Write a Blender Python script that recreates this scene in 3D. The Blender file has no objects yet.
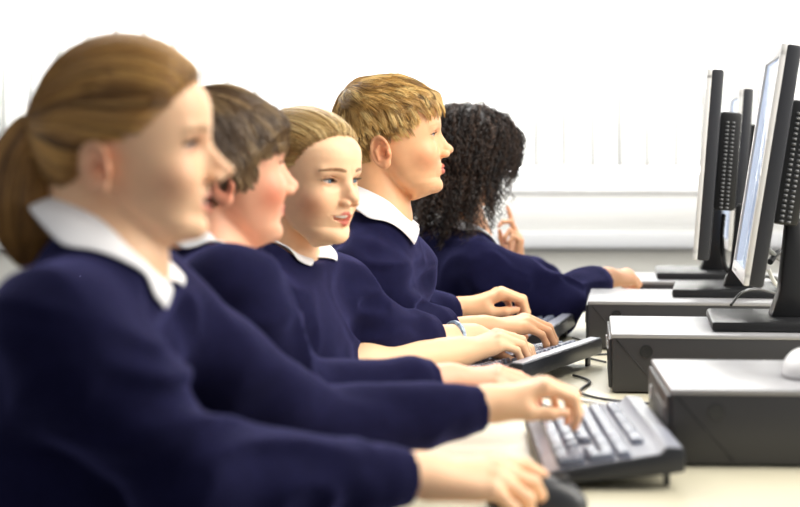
import bpy, bmesh, math, os
import numpy as np
from mathutils import Vector, Matrix

scene = bpy.context.scene
COL = scene.collection
F32 = np.float32
rng = np.random.default_rng(7)
FPX = 1818.0      # focal length in pixels of the 800 px wide frame
CAMZ = 1.126      # camera height
HZ = 150.0        # image row of the horizon

def V(*a): return np.array(a, dtype=float)
def pt(px, py, d):
    "the place seen at that column and row of the frame, d metres from the camera"
    return V((px - 400) * d / FPX, d, CAMZ - (py - HZ) * d / FPX)
def nrm(v):
    v = np.asarray(v, float); return v / (np.linalg.norm(v) + 1e-12)
def srgb(r, g, b, a=1.0):
    def f(c):
        c /= 255.0
        return c / 12.92 if c <= .04045 else ((c + .055) / 1.055) ** 2.4
    return (f(r), f(g), f(b), a)

# ---------------------------------------------------------------- materials
def new_mat(name):
    m = bpy.data.materials.new(name); m.use_nodes = True
    nt = m.node_tree
    return m, nt, nt.nodes['Principled BSDF']
def inp(b, key, val):
    if key in b.inputs: b.inputs[key].default_value = val
def mat(name, col, rough=.5, spec=.5, metal=0., bump=None, var=None, coat=0.):
    """principled; bump=(scale, strength, distance); var=(scale, amount) mottles the colour"""
    m, nt, b = new_mat(name)
    inp(b, 'Base Color', col); inp(b, 'Roughness', rough)
    inp(b, 'Specular IOR Level', spec); inp(b, 'Metallic', metal); inp(b, 'Coat Weight', coat)
    tc = nt.nodes.new('ShaderNodeTexCoord')
    if var:
        n = nt.nodes.new('ShaderNodeTexNoise'); n.inputs['Scale'].default_value = var[0]
        n.inputs['Detail'].default_value = 4
        nt.links.new(tc.outputs['Object'], n.inputs['Vector'])
        r = nt.nodes.new('ShaderNodeValToRGB')
        c = np.array(col[:3])
        r.color_ramp.elements[0].color = (*np.clip(c * (1 - var[1]), 0, 1), 1)
        r.color_ramp.elements[1].color = (*np.clip(c * (1 + var[1]), 0, 1), 1)
        r.color_ramp.elements[0].position = .3; r.color_ramp.elements[1].position = .7
        nt.links.new(n.outputs['Fac'], r.inputs['Fac'])
        nt.links.new(r.outputs['Color'], b.inputs['Base Color'])
    if bump:
        n = nt.nodes.new('ShaderNodeTexNoise'); n.inputs['Scale'].default_value = bump[0]
        n.inputs['Detail'].default_value = 3
        nt.links.new(tc.outputs['Object'], n.inputs['Vector'])
        bp = nt.nodes.new('ShaderNodeBump')
        bp.inputs['Strength'].default_value = bump[1]; bp.inputs['Distance'].default_value = bump[2]
        nt.links.new(n.outputs['Fac'], bp.inputs['Height'])
        nt.links.new(bp.outputs['Normal'], b.inputs['Normal'])
    return m
def mat_attr(name, rough=.5, spec=.5, sss=0., bump=None, sheen=0.):
    "principled whose colour is the mesh's own colour attribute"
    m, nt, b = new_mat(name)
    at = nt.nodes.new('ShaderNodeAttribute'); at.attribute_name = 'Col'
    nt.links.new(at.outputs['Color'], b.inputs['Base Color'])
    inp(b, 'Roughness', rough); inp(b, 'Specular IOR Level', spec)
    if sss:
        inp(b, 'Subsurface Weight', sss); inp(b, 'Subsurface Scale', .012)
        b.inputs['Subsurface Radius'].default_value = (1., .35, .2)
    if bump:
        tc = nt.nodes.new('ShaderNodeTexCoord')
        n = nt.nodes.new('ShaderNodeTexNoise'); n.inputs['Scale'].default_value = bump[0]
        nt.links.new(tc.outputs['Object'], n.inputs['Vector'])
        bp = nt.nodes.new('ShaderNodeBump')
        bp.inputs['Strength'].default_value = bump[1]; bp.inputs['Distance'].default_value = bump[2]
        nt.links.new(n.outputs['Fac'], bp.inputs['Height'])
        nt.links.new(bp.outputs['Normal'], b.inputs['Normal'])
    return m

# ---------------------------------------------------------------- objects
def tag(o, label=None, cat=None, group=None, kind=None):
    if label: o['label'] = label
    if cat: o['category'] = cat
    if group: o['group'] = group
    if kind: o['kind'] = kind
    return o
def empty(name, loc=(0, 0, 0), rz=0.):
    o = bpy.data.objects.new(name, None); COL.objects.link(o)
    o.location = loc; o.rotation_euler = (0, 0, rz); o.empty_display_size = .05
    return o
def link(name, me, material, parent=None, smooth=True):
    o = bpy.data.objects.new(name, me); COL.objects.link(o)
    if material is not None:
        me.materials.clear(); me.materials.append(material)
    if smooth and len(me.polygons):
        me.polygons.foreach_set('use_smooth', np.ones(len(me.polygons), bool))
    if parent is not None: o.parent = parent
    return o
def np_mesh(name, verts, faces, cols=None):
    "mesh from arrays; faces is (n,k) with k = 3 or 4"
    verts = np.asarray(verts, F32); faces = np.asarray(faces, np.int32)
    me = bpy.data.meshes.new(name)
    nf, k = faces.shape
    me.vertices.add(len(verts)); me.vertices.foreach_set('co', verts.ravel())
    me.loops.add(nf * k); me.loops.foreach_set('vertex_index', faces.ravel())
    me.polygons.add(nf)
    me.polygons.foreach_set('loop_start', np.arange(0, nf * k, k, dtype=np.int32))
    me.polygons.foreach_set('loop_total', np.full(nf, k, np.int32))
    me.update(calc_edges=True); me.validate()
    if cols is not None:
        a = me.color_attributes.new('Col', 'FLOAT_COLOR', 'POINT')
        c = np.ones((len(verts), 4), F32); c[:, :3] = cols
        a.data.foreach_set('color', c.ravel())
    return me

class MB:
    "collects boxes, tubes and prisms into one mesh"
    def __init__(s): s.bm = bmesh.new()
    def box(s, c, size, bevel=0., seg=2, rot=None, taper=None):
        r = bmesh.ops.create_cube(s.bm, size=1.)
        vs = r['verts']
        for v in vs:
            v.co = Vector((v.co.x * size[0], v.co.y * size[1], v.co.z * size[2]))
            if taper and v.co.z > 0: v.co.x *= taper[0]; v.co.y *= taper[1]
        if bevel:
            es = list({e for v in vs for e in v.link_edges})
            r2 = bmesh.ops.bevel(s.bm, geom=es, offset=bevel, segments=seg, affect='EDGES', profile=.5)
            vs = list({v for f in r2['faces'] for v in f.verts} | {v for v in vs if v.is_valid})
        M = Matrix.Translation(Vector(c)) @ (rot.to_4x4() if rot is not None else Matrix())
        for v in vs: v.co = M @ v.co
        return vs
    def tube(s, pts, r, n=10, caps=True):
        pts = [Vector(p) for p in pts]
        rs = r if isinstance(r, (list, tuple)) else [r] * len(pts)
        prev = None; first = None
        up = None
        for i, p in enumerate(pts):
            t = (pts[min(i + 1, len(pts) - 1)] - pts[max(i - 1, 0)]).normalized()
            if up is None:
                up = Vector((0, 0, 1)) if abs(t.z) < .9 else Vector((1, 0, 0))
            a = (up - t * up.dot(t)).normalized(); b = t.cross(a); up = a
            ring = [s.bm.verts.new(p + (a * math.cos(k * 2 * math.pi / n) + b * math.sin(k * 2 * math.pi / n)) * rs[i]) for k in range(n)]
            if prev:
                for k in range(n):
                    s.bm.faces.new((prev[k], prev[(k + 1) % n], ring[(k + 1) % n], ring[k]))
            else: first = ring
            prev = ring
        if caps:
            s.bm.faces.new(first[::-1]); s.bm.faces.new(prev)
    def prism(s, outline, y0, y1, bevel=0.):
        "outline of (x, z) points extruded along y"
        a = [s.bm.verts.new((x, y0, z)) for x, z in outline]
        b = [s.bm.verts.new((x, y1, z)) for x, z in outline]
        n = len(a)
        fs = [s.bm.faces.new(a), s.bm.faces.new(b[::-1])]
        for i in range(n): fs.append(s.bm.faces.new((a[i], b[i], b[(i + 1) % n], a[(i + 1) % n])))
        if bevel:
            bmesh.ops.recalc_face_normals(s.bm, faces=fs)
            es = list({e for f in fs for e in f.edges})
            bmesh.ops.bevel(s.bm, geom=es, offset=bevel, segments=2, affect='EDGES', profile=.5)
    def xform(s, M):
        for v in s.bm.verts: v.co = M @ v.co
    def build(s, name, material, parent=None, smooth=True, angle=35):
        bmesh.ops.recalc_face_normals(s.bm, faces=s.bm.faces)
        for e in s.bm.edges:
            if len(e.link_faces) == 2 and e.calc_face_angle(0) > math.radians(angle): e.smooth = False
        me = bpy.data.meshes.new(name); s.bm.to_mesh(me); s.bm.free()
        return link(name, me, material, parent, smooth)

# ---------------------------------------------------------------- implicit surfaces
BIG = .25
def smin(a, b, k):
    if k <= 0: return np.minimum(a, b)
    h = np.maximum(k - np.abs(a - b), 0) / k
    return np.minimum(a, b) - h * h * k * .25
def smax(a, b, k): return -smin(-a, -b, k)
def sstep(a, b, x):
    t = np.clip((x - a) / (b - a), 0, 1); return t * t * (3 - 2 * t)

def hash3(i, j, k, seed):
    n = (i * 73856093) ^ (j * 19349663) ^ (k * 83492791) ^ (seed * 2654435)
    n = (n ^ (n >> 13)) * 1274126177 & 0x7fffffff
    n = (n ^ (n >> 16)) & 0xffff
    return n.astype(F32) / 32768. - 1.
def vnoise(P, seed=0):
    "smooth value noise in -1..1"
    I = np.floor(P).astype(np.int64); f = (P - I).astype(F32); f = f * f * (3 - 2 * f)
    r = 0
    for dx in (0, 1):
        wx = f[:, 0] if dx else 1 - f[:, 0]
        for dy in (0, 1):
            wy = f[:, 1] if dy else 1 - f[:, 1]
            for dz in (0, 1):
                wz = f[:, 2] if dz else 1 - f[:, 2]
                r = r + wx * wy * wz * hash3(I[:, 0] + dx, I[:, 1] + dy, I[:, 2] + dz, seed)
    return r

class Prim:
    "round cone from a to b, optionally flattened by factor s along axis n"
    def __init__(p, a, b, ra, rb, k=.01, n=None, s=1.):
        p.a = np.asarray(a, F32); p.b = np.asarray(b, F32); p.ra = ra; p.rb = rb; p.k = k
        p.n = None if n is None else nrm(n).astype(F32); p.s = s
        R = max(ra, rb)
        p.lo = np.minimum(p.a, p.b) - R - .07; p.hi = np.maximum(p.a, p.b) + R + .07
    def d(p, P):
        q = P - p.a; ba = p.b - p.a
        if p.n is not None:
            q = q + np.outer(q @ p.n, p.n) * (p.s - 1)
            ba = ba + p.n * (ba @ p.n) * (p.s - 1)
        t = np.clip(q @ ba / max(float(ba @ ba), 1e-12), 0, 1)
        r = np.linalg.norm(q - t[:, None] * ba, axis=1) - (p.ra + (p.rb - p.ra) * t)
        return r / (1 if p.n is None else (1 + .35 * (p.s - 1)))
def union(prims, P):
    f = np.full(len(P), BIG, F32)
    for p in prims:
        m = np.all((P > p.lo) & (P < p.hi), axis=1)
        if m.any():
            f[m] = smin(f[m], p.d(P[m]), p.k)
    return f

def polygonize(f, lo, hi, h, slack=1.35, chunk=300):
    "surface nets on the blocks that the surface passes through"
    lo = np.asarray(lo, float); hi = np.asarray(hi, float)
    B = 8; H = B * h
    nb = np.ceil((hi - lo) / H).astype(int)
    g = np.stack(np.meshgrid(*[np.arange(n) for n in nb], indexing='ij'), -1).reshape(-1, 3)
    cen = lo + (g + .5) * H
    val = np.concatenate([f(c.astype(F32)) for c in np.array_split(cen, max(1, len(cen) // 200000))])
    g = g[np.abs(val) < H * .87 * slack]
    N = nb * B + 2
    off = np.stack(np.meshgrid(*[np.arange(B + 1)] * 3, indexing='ij'), -1).reshape(-1, 3)
    VK, VP, QK = [], [], []
    key = lambda i: (i[..., 0].astype(np.int64) * N[1] + i[..., 1]) * N[2] + i[..., 2]
    for c0 in range(0, len(g), chunk):
        gb = g[c0:c0 + chunk]
        gi = gb[:, None, :] * B + off[None]
        v = f((lo + gi * h).reshape(-1, 3).astype(F32)).reshape(len(gb), B + 1, B + 1, B + 1)
        ins = v < 0
        s = sum(ins[:, a:a + B, b:b + B, c:c + B].astype(int) for a in (0, 1) for b in (0, 1) for c in (0, 1))
        act = (s > 0) & (s < 8)
        idx = np.argwhere(act)
        if not len(idx): continue
        bi, ci = idx[:, 0], idx[:, 1:]
        acc = np.zeros((len(idx), 3)); cnt = np.zeros(len(idx))
        def cv(o): return v[bi, ci[:, 0] + o[0], ci[:, 1] + o[1], ci[:, 2] + o[2]]
        for ax in range(3):
            o1, o2 = [a for a in range(3) if a != ax]
            for p in (0, 1):
                for q in (0, 1):
                    a = [0, 0, 0]; a[o1] = p; a[o2] = q; b = list(a); b[ax] = 1
                    va, vb = cv(a), cv(b)
                    m = (va < 0) != (vb < 0)
                    t = np.where(m, va / np.where(m, va - vb, 1), 0)
                    pos = np.array(a, float)[None] + t[:, None] * (np.arange(3) == ax)
                    acc += pos * m[:, None]; cnt += m
        gidx = gb[bi] * B + ci
        VK.append(key(gidx)); VP.append(lo + (gidx + acc / cnt[:, None]) * h)
        for ax in range(3):
            o1, o2 = [(1, 2), (2, 0), (0, 1)][ax]
            sl0 = ins[:, :B, :B, :B]
            sh = [slice(0, B)] * 3; sh[ax] = slice(1, B + 1)
            sl1 = ins[(slice(None), *sh)]
            e = np.argwhere(sl0 != sl1)
            if not len(e): continue
            gg = gb[e[:, 0]] * B + e[:, 1:]
            flip = sl0[tuple(e.T)]
            d1 = np.zeros(3, int); d1[o1] = 1; d2 = np.zeros(3, int); d2[o2] = 1
            ok = (gg[:, o1] > 0) & (gg[:, o2] > 0)
            q = np.stack([key(gg), key(gg - d1), key(gg - d1 - d2), key(gg - d2)], 1)
            q[~flip] = q[~flip][:, ::-1]
            QK.append(q[ok])
    VK = np.concatenate(VK); VP = np.concatenate(VP); QK = np.concatenate(QK)
    o = np.argsort(VK); VK = VK[o]; VP = VP[o]
    j = np.clip(np.searchsorted(VK, QK), 0, len(VK) - 1)
    ok = np.all(VK[j] == QK, axis=1)
    return VP, j[ok][:, ::-1]

def project(f, P, it=2, e=.0007):
    P = P.astype(F32)
    for _ in range(it):
        v = f(P); g = np.zeros_like(P)
        for a in range(3):
            d = np.zeros(3, F32); d[a] = e
            g[:, a] = (f(P + d) - f(P - d)) / (2 * e)
        P = P - (v / np.maximum((g * g).sum(1), .05))[:, None] * g
    return P
def gradient(f, P, e=.001):
    g = np.zeros_like(P)
    for a in range(3):
        d = np.zeros(3, P.dtype); d[a] = e
        g[:, a] = f(P + d) - f(P - d)
    return g / (np.linalg.norm(g, axis=1, keepdims=True) + 1e-9)

def tubes(paths, radii, cols, sides=3):
    "paths (n,m,3), radii (n,m), cols (n,3) or (n,m,3) -> arrays of one tube mesh"
    n, m, _ = paths.shape
    T = np.gradient(paths, axis=1); T /= np.linalg.norm(T, axis=2, keepdims=True) + 1e-9
    ref = np.array([.31, .87, .38]); A = np.cross(T, ref); A /= np.linalg.norm(A, axis=2, keepdims=True) + 1e-9
    Bv = np.cross(T, A)
    vs = []
    for k in range(sides):
        a = 2 * math.pi * k / sides
        vs.append(paths + (A * math.cos(a) + Bv * math.sin(a)) * radii[..., None])
    Vt = np.stack(vs, 2).reshape(-1, 3)
    i = np.arange(n)[:, None, None] * m * sides; j = np.arange(m - 1)[None, :, None] * sides
    k = np.arange(sides)[None, None, :]; k2 = (k + 1) % sides
    q = np.stack(np.broadcast_arrays(i + j + k, i + j + k2, i + j + sides + k2, i + j + sides + k), -1).reshape(-1, 4)
    if cols.ndim == 2: cols = np.repeat(cols[:, None, :], m, 1)
    C = np.repeat(cols[:, :, None, :], sides, 2).reshape(-1, 3)
    return Vt, q, C
# ---------------------------------------------------------------- head (local millimetres: face +x, left +y, eyes at z = 0)
def tab(z, zs, vs): return np.interp(z, zs, vs).astype(F32)
def ell(x, y, z, c, r):
    u = (x - c[0]) / r[0]; v = (y - c[1]) / r[1]; w = (z - c[2]) / r[2]
    k0 = np.sqrt(u * u + v * v + w * w)
    k1 = np.sqrt((u / r[0]) ** 2 + (v / r[1]) ** 2 + (w / r[2]) ** 2) + 1e-9
    return k0 * (k0 - 1) / k1
def cap(x, y, z, a, b, ra, rb):
    ax, ay, az = a; bx, by, bz = b[0] - ax, b[1] - ay, b[2] - az
    qx, qy, qz = x - ax, y - ay, z - az
    t = np.clip((qx * bx + qy * by + qz * bz) / (bx * bx + by * by + bz * bz + 1e-9), 0, 1)
    return np.sqrt((qx - t * bx) ** 2 + (qy - t * by) ** 2 + (qz - t * bz) ** 2) - (ra + (rb - ra) * t)

HZS = [-118, -112, -107, -101, -94, -86, -78, -70, -60, -50, -40, -25, -10, 0, 10, 22, 36, 50, 70]
HF  = [  38,   58,   70,   79,  84,  85,  82,  84,  87,  88,  88,  87,  86, 86, 88, 91, 93, 91, 86]
HW  = [   8,   20,   28,   35,  40,  45,  48,  51,  54,  57,  59,  61,  62.5, 63, 64, 65, 66, 66, 60]
HB  = [  34,   34,   32,   28,  20,  10,   3,  -4, -10, -16, -20, -25, -28, -30, -30, -30, -30, -30, -30]

def head_skull(x, y, z, hp):
    "cranium and face block without features"
    fat = hp.get('fat', 0.)
    ay = np.abs(y)
    cr = hp.get('crown', 0.)
    f = ell(x, y, z, (5, 0, 25), (86, 71, 74 + cr))
    f = smin(f, ell(x, y, z, (-23, 0, 5), (55, 61, 60)), 14)
    F = tab(z, HZS, HF); W = tab(z, HZS, HW) + fat * sstep(-125, -80, z) * sstep(30, -20, z); Bk = tab(z, HZS, HB)
    cx = Bk + .40 * (F - Bk)
    ax = np.where(x > cx, F - cx, cx - Bk)
    u = (x - cx) / ax; v = ay / W
    n = 2.25
    k0 = (np.abs(u) ** n + v ** n) ** (1 / n)
    g = np.sqrt((np.abs(u) ** (n - 1) / ax) ** 2 + (v ** (n - 1) / W) ** 2) / np.maximum(k0, .05) ** (n - 1)
    d = (k0 - 1) / np.maximum(g, .008)
    d = smax(d, z - 60, 20); d = smax(d, -118 - z, 8)
    f = smin(f, d * .9, 16)
    return f

def head_sdf(x, y, z, hp):
    ay = np.abs(y)
    f = head_skull(x, y, z, hp)
    fat = hp.get('fat', 0.)
    smile = hp.get('smile', 0.); opn = hp.get('open', 0.)
    # cheeks, chin, brow
    f = smin(f, ell(x, ay, z, (58, 34 + fat * .5, -34 + smile * 4), (21 + fat * .6, 21, 20)), 18)
    f = smin(f, ell(x, y, z, (76, 0, -95), (13, 17, 12)), 12)
    f = smin(f, cap(x, ay, z, (84, 8, 15), (72, 42, 16), 7, 6), 10)
    near = (x > 40)
    # eye sockets
    f = smax(f, -ell(x, ay, z, (92, 29, -3), (14, 17, 10.5)), 9)
    # nose
    nu = hp.get('nose_up', 0.); nl = hp.get('nose_len', 0.)
    f = smin(f, cap(x, y, z, (86, 0, 5), (104 + nl, 0, -32 + nu), 5.5, 7), 9)
    f = smin(f, cap(x, y, z, (80, 0, 2), (91 + nl * .5, 0, -37 + nu * .5), 7.5, 11.5), 7)
    f = smin(f, ell(x, y, z, (106 + nl, 0, -36 + nu), (10, 9.2, 8.5)), 6)
    f = smin(f, ell(x, ay, z, (98 + nl * .7, 11, -41 + nu * .6), (9.5, 6, 6.5)), 4)
    f = smax(f, -ell(x, ay, z, (102 + nl * .8, 5.8, -46.5 + nu * .6), (5, 2.7, 4)), 2.5)
    # mouth
    mz = -63 + smile * 1.5
    f = smin(f, ell(x, y, z, (75, 0, mz), (14, 22, 17)), 10)
    cw = 21 + smile * 8; cz = mz + smile * 4.5; cxx = 79 - smile * 3
    lx = -3.5 * smile
    up = cap(x, ay, z, (91 + lx, 3, mz + 4.3 + opn * .5), (cxx, cw, cz), 4.2, 1.8)
    lw = cap(x, ay, z, (90 + lx, 0, mz - 5.5 - opn * .9), (cxx, cw - 1, cz - .6), 5.4, 1.8)
    f = smin(f, up, 4); 
    f = smin(f, lw, 4)
    gr = cap(x, ay, z, (96 + lx, 0, mz - opn * .4), (cxx + 4, cw - 1, cz), 1.1 + opn * .45, 1.1)
    f = smax(f, -gr, 1.8)
    if opn > 1:
        f = smax(f, -ell(x, y, z, (90, 0, mz - opn * .35 + smile), (15, cw - 3, opn * .75 + 1.5)), 2)
    f = smax(f, -ell(x, y, z, (99, 0, mz + 13), (5, 2.4, 7)), 4)
    # eyelids
    lidopen = hp.get('lid', 1.)
    dx, dy, dz = x - 66.5, ay - 31, z
    r = np.sqrt(dx * dx + dy * dy + dz * dz)
    f = smin(f, r - 13.7, 3.5)
    yy = np.clip(1 - (dy / 14.5) ** 2, -1, 1)
    tl = dy * .06
    op = np.maximum(dz - (4.6 * lidopen * yy + tl), (-3.8 * lidopen * yy + tl) - dz)
    op = np.maximum(op, 12.0 - r)
    op = np.maximum(op, 60 - x)
    f = smax(f, -op, .9)
    cr = np.abs(dz - (4.6 * lidopen * yy + 3.6 + tl)) - .55
    cr = np.maximum(cr, np.maximum(13.0 - r, np.abs(dy) - 13)); cr = np.maximum(cr, 66 - x)
    f = smax(f, -cr, 1.3)
    # ears
    es = hp.get('ear', 1.)
    ex, ey, ez = x + 14, ay - 70.5, z + 22
    ca, sa = math.cos(.42), math.sin(.42)
    u = (ex * ca + ey * sa) ; w = (-ex * sa + ey * ca)
    u = -(-u); tilt = .17
    uu = (u * math.cos(tilt) + ez * math.sin(tilt)) / es; vv = (-u * math.sin(tilt) + ez * math.cos(tilt)) / es
    w = w / es
    b = ell(uu, w, vv, (0, 0, 0), (17 - .0 * vv, 4.2, 28))
    rad = np.sqrt((uu / 15.5) ** 2 + (vv / 26.5) ** 2) + 1e-6
    ed = np.abs(rad - 1) * 19
    hx = np.sqrt(ed ** 2 + (w - 3.5) ** 2) - 2.6
    hx = hx + 5 * sstep(2, 9, uu) * sstep(14, 2, vv)
    e = smin(b, hx, 3.5)
    e = smin(e, ell(uu, w, vv, (2, 1, -23), (9, 4, 9)), 4)
    e = smax(e, -ell(uu, w, vv, (3.5, 5, -5), (8, 6.5, 11)), 3)
    e = smax(e, -ell(uu, w, vv, (-1, 5.5, 13), (9, 3.6, 8)), 3)
    e = smin(e, cap(uu, w, vv, (-7, 4, -14), (-8, 4, 3), 2.2, 2.4), 2.5)
    e = smin(e, cap(uu, w, vv, (-8, 4, 3), (1, 3.5, 14), 2.4, 1.8), 2.5)
    e = smin(e, ell(uu, w, vv, (13, 3, -6), (3.6, 3.4, 5.5)), 3)
    f = smin(f, e * es, 4)
    return f

def head_cols(L, base, hp):
    "skin colour of a point of the head: lips, flushed cheeks, brows, ears"
    x, y, z = L.T; ay = np.abs(y)
    C = np.repeat(np.array(base, F32)[None], len(L), 0)
    def mix(m, col): 
        m = np.clip(m, 0, 1)[:, None]
        C[:] = C * (1 - m) + np.array(col, F32) * m
    smile = hp.get('smile', 0.); opn = hp.get('open', 0.)
    bl = hp.get('blush', .5)
    red = np.array(base) * np.array([.95, .58, .52])
    g = np.exp(-(((x - 62) / 24) ** 2 + ((z + 42) / 22) ** 2)) * (ay > 20)
    mix(g * bl, red)
    mix(np.exp(-(((x - 112) / 8) ** 2 + ((z + 38) / 10) ** 2 + (y / 12) ** 2)) * .35, red)
    mix(np.exp(-(((x + 10) / 20) ** 2 + ((z + 21) / 30) ** 2)) * (ay > 66) * hp.get('ear_red', .45), red)
    # eye rims
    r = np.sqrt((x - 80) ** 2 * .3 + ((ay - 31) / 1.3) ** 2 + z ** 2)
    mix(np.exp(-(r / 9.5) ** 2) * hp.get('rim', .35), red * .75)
    # lips
    mz = -63 + smile * 1.5; cw = 21 + smile * 8; cz = mz + smile * 4.5; cxx = 79 - smile * 3
    lx = -3.5 * smile
    dl = np.minimum(cap(x, ay, z, (92 + lx, 3, mz + 3.6 + opn * .5), (cxx, cw, cz), 4.0, 1.8),
                    cap(x, ay, z, (91 + lx, 0, mz - 4.8 - opn * .9), (cxx, cw - 1, cz - .6), 5.0, 1.8))
    mix(sstep(2.2, .6, dl) * .85, hp.get('lip', srgb(205, 95, 85)[:3]))
    if opn > 1:
        m = ell(x, y, z, (90, 0, mz - opn * .35 + smile), (13, cw - 4, opn * .75 + .6))
        mix(sstep(1.0, 0, m) * (x < 90), srgb(110, 35, 30)[:3])
    # brows
    bz = 15.5 + 2.0 * np.sin((ay - 14) / 36 * math.pi) + hp.get('brow_up', 0.)
    bw = np.interp(ay, [12, 18, 40, 52], [1.6, 2.6, 2.0, .5])
    db = np.abs(z - bz) - bw
    n = vnoise(np.stack([x, y * 2.2, z * .6], 1) * .5, 5) * .5 + .5
    mix(sstep(1.4, -.8, db) * (x > 55) * (ay > 11) * (ay < 52) * (.35 + .6 * n) * hp.get('brow', .6), hp.get('brow_col', srgb(120, 80, 45)[:3]))
    # lash line
    dx, dy, dz = x - 66.5, ay - 31, z
    yy = np.clip(1 - (dy / 14.5) ** 2, -1, 1); lo = hp.get('lid', 1.)
    m = sstep(1.5, .3, np.abs(dz - (4.6 * lo * yy + dy * .06) - .3)) * (np.abs(dy) < 14) * (x > 60)
    mix(m * .85, srgb(70, 45, 35)[:3])
    m = sstep(.9, .1, np.abs(dz - (-3.8 * lo * yy + dy * .06) + .3)) * (np.abs(dy) < 13.5) * (x > 60)
    mix(m * .4, srgb(140, 90, 75)[:3])
    C *= (1 + .03 * vnoise(L * .12, 9))[:, None]
    return C

class Head:
    def __init__(s, o, yaw=0, pitch=0, roll=0, scale=1., **hp):
        s.o = np.asarray(o, float); s.hp = hp; s.k = scale * .001
        y, p, r = [math.radians(a) for a in (yaw, pitch, roll)]
        R = Matrix.Rotation(y, 3, 'Z') @ Matrix.Rotation(-p, 3, 'Y') @ Matrix.Rotation(r, 3, 'X')
        s.R = np.array(R)
        s.zf = hp.get('zf', 1.)                     # shortness of the face below the eyes
    def loc(s, P):
        L = ((P - s.o) @ s.R / s.k).astype(F32)
        z = L[:, 2]; L[:, 2] = np.where(z < 0, z / s.zf, z); return L
    def wor(s, L):
        L = np.array(L, dtype=float); z = L[..., 2]; L[..., 2] = np.where(z < 0, z * s.zf, z)
        return L * s.k @ s.R.T + s.o
    def sdf(s, P):
        L = s.loc(P)
        out = np.full(len(P), BIG, F32)
        m = (np.abs(L[:, 0] - 5) < 170) & (np.abs(L[:, 1]) < 140) & (np.abs(L[:, 2] + 10) < 180)
        if m.any(): out[m] = head_sdf(*L[m].T, s.hp) * s.k * (.5 + .5 * s.zf)
        return out
    def skull(s, P):
        return head_skull(*s.loc(P).T, s.hp) * s.k
# ---------------------------------------------------------------- hands and bodies
def hand_prims(w, f, u, right, S=.9, curl=(22, 48, 28), splay=5, thumb=(.75, .5, -.45), curls=None, tips=None):
    """wrist point, forward and back-of-hand directions; returns the cones of palm, four fingers and thumb"""
    f = nrm(f); u = nrm(u - f * (u @ f)); s = np.cross(u, f) * (1 if right else -1)
    k = S * .001
    L = lambda a, b, c: w + (f * a + s * b + u * c) * k
    out = []
    kn = [(80, 23, 1), (83, 7.5, 3), (78, -8, 2), (70, -22, -2)]
    seg = [(39, 23, 19), (43, 26, 20), (40, 24, 19), (31, 19, 17)]
    rad = [(8.6, 7.6, 6.9, 5.8), (8.8, 7.8, 7.0, 5.9), (8.3, 7.3, 6.6, 5.5), (7.4, 6.4, 5.8, 5.0)]
    for i, (a, b, c) in enumerate(kn):
        out.append(Prim(L(0, b * .42, -1), L(a - 6, b * .95, c - 3), 12.5 * k, 10 * k, .014, u, 1.1))
    out.append(Prim(L(8, 8, -9), L(42, 24, -9), 13 * k, 9 * k, .012))
    out.append(Prim(L(10, -12, -8), L(55, -20, -8), 12 * k, 8 * k, .012))
    nails = []
    for i in range(4):
        cu = curls[i] if curls else curl
        sp = math.radians((1.5 - i) * splay)
        d0 = f * math.cos(sp) + s * math.sin(sp)
        p = L(*kn[i]); a = 0
        for j in range(3):
            a += math.radians(cu[j])
            d = d0 * math.cos(a) - u * math.sin(a)
            q = p + d * seg[i][j] * k
            out.append(Prim(p, q, rad[i][j] * k, rad[i][j + 1] * k, .0035 if j else .008))
            if j == 2:
                up = u * math.cos(a) + d0 * math.sin(a)
                nails.append((q - d * 2.5 * k + up * 5.0 * k, 5.2 * k))
                if tips is not None: tips.append(q - up * rad[i][3] * k)
            p = q
    t = nrm(f * thumb[0] + s * thumb[1] + u * thumb[2])
    t0 = L(14, 17, -9); t1 = t0 + t * 36 * k
    t2d = nrm(t * 1. + f * .25 - s * .12); t2 = t1 + t2d * 28 * k
    t3d = nrm(t2d + f * .3 - s * .22); t3 = t2 + t3d * 21 * k
    out += [Prim(t0, t1, 13 * k, 10 * k, .012), Prim(t1, t2, 9.6 * k, 8.4 * k, .005), Prim(t2, t3, 8.6 * k, 6.6 * k, .004)]
    nails.append((t3 - t3d * 3 * k + u * 5.5 * k, 6 * k))
    return out, nails

def arm_prims(sh, el, wr, rs=(.047, .037, .026), k=.03):
    mid = el * .7 + wr * .3
    return [Prim(sh, el, rs[0], rs[1] * .92, k), Prim(el, mid, rs[1] * .92, rs[1], .02), Prim(mid, wr, rs[1], rs[2], .02)]

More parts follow.
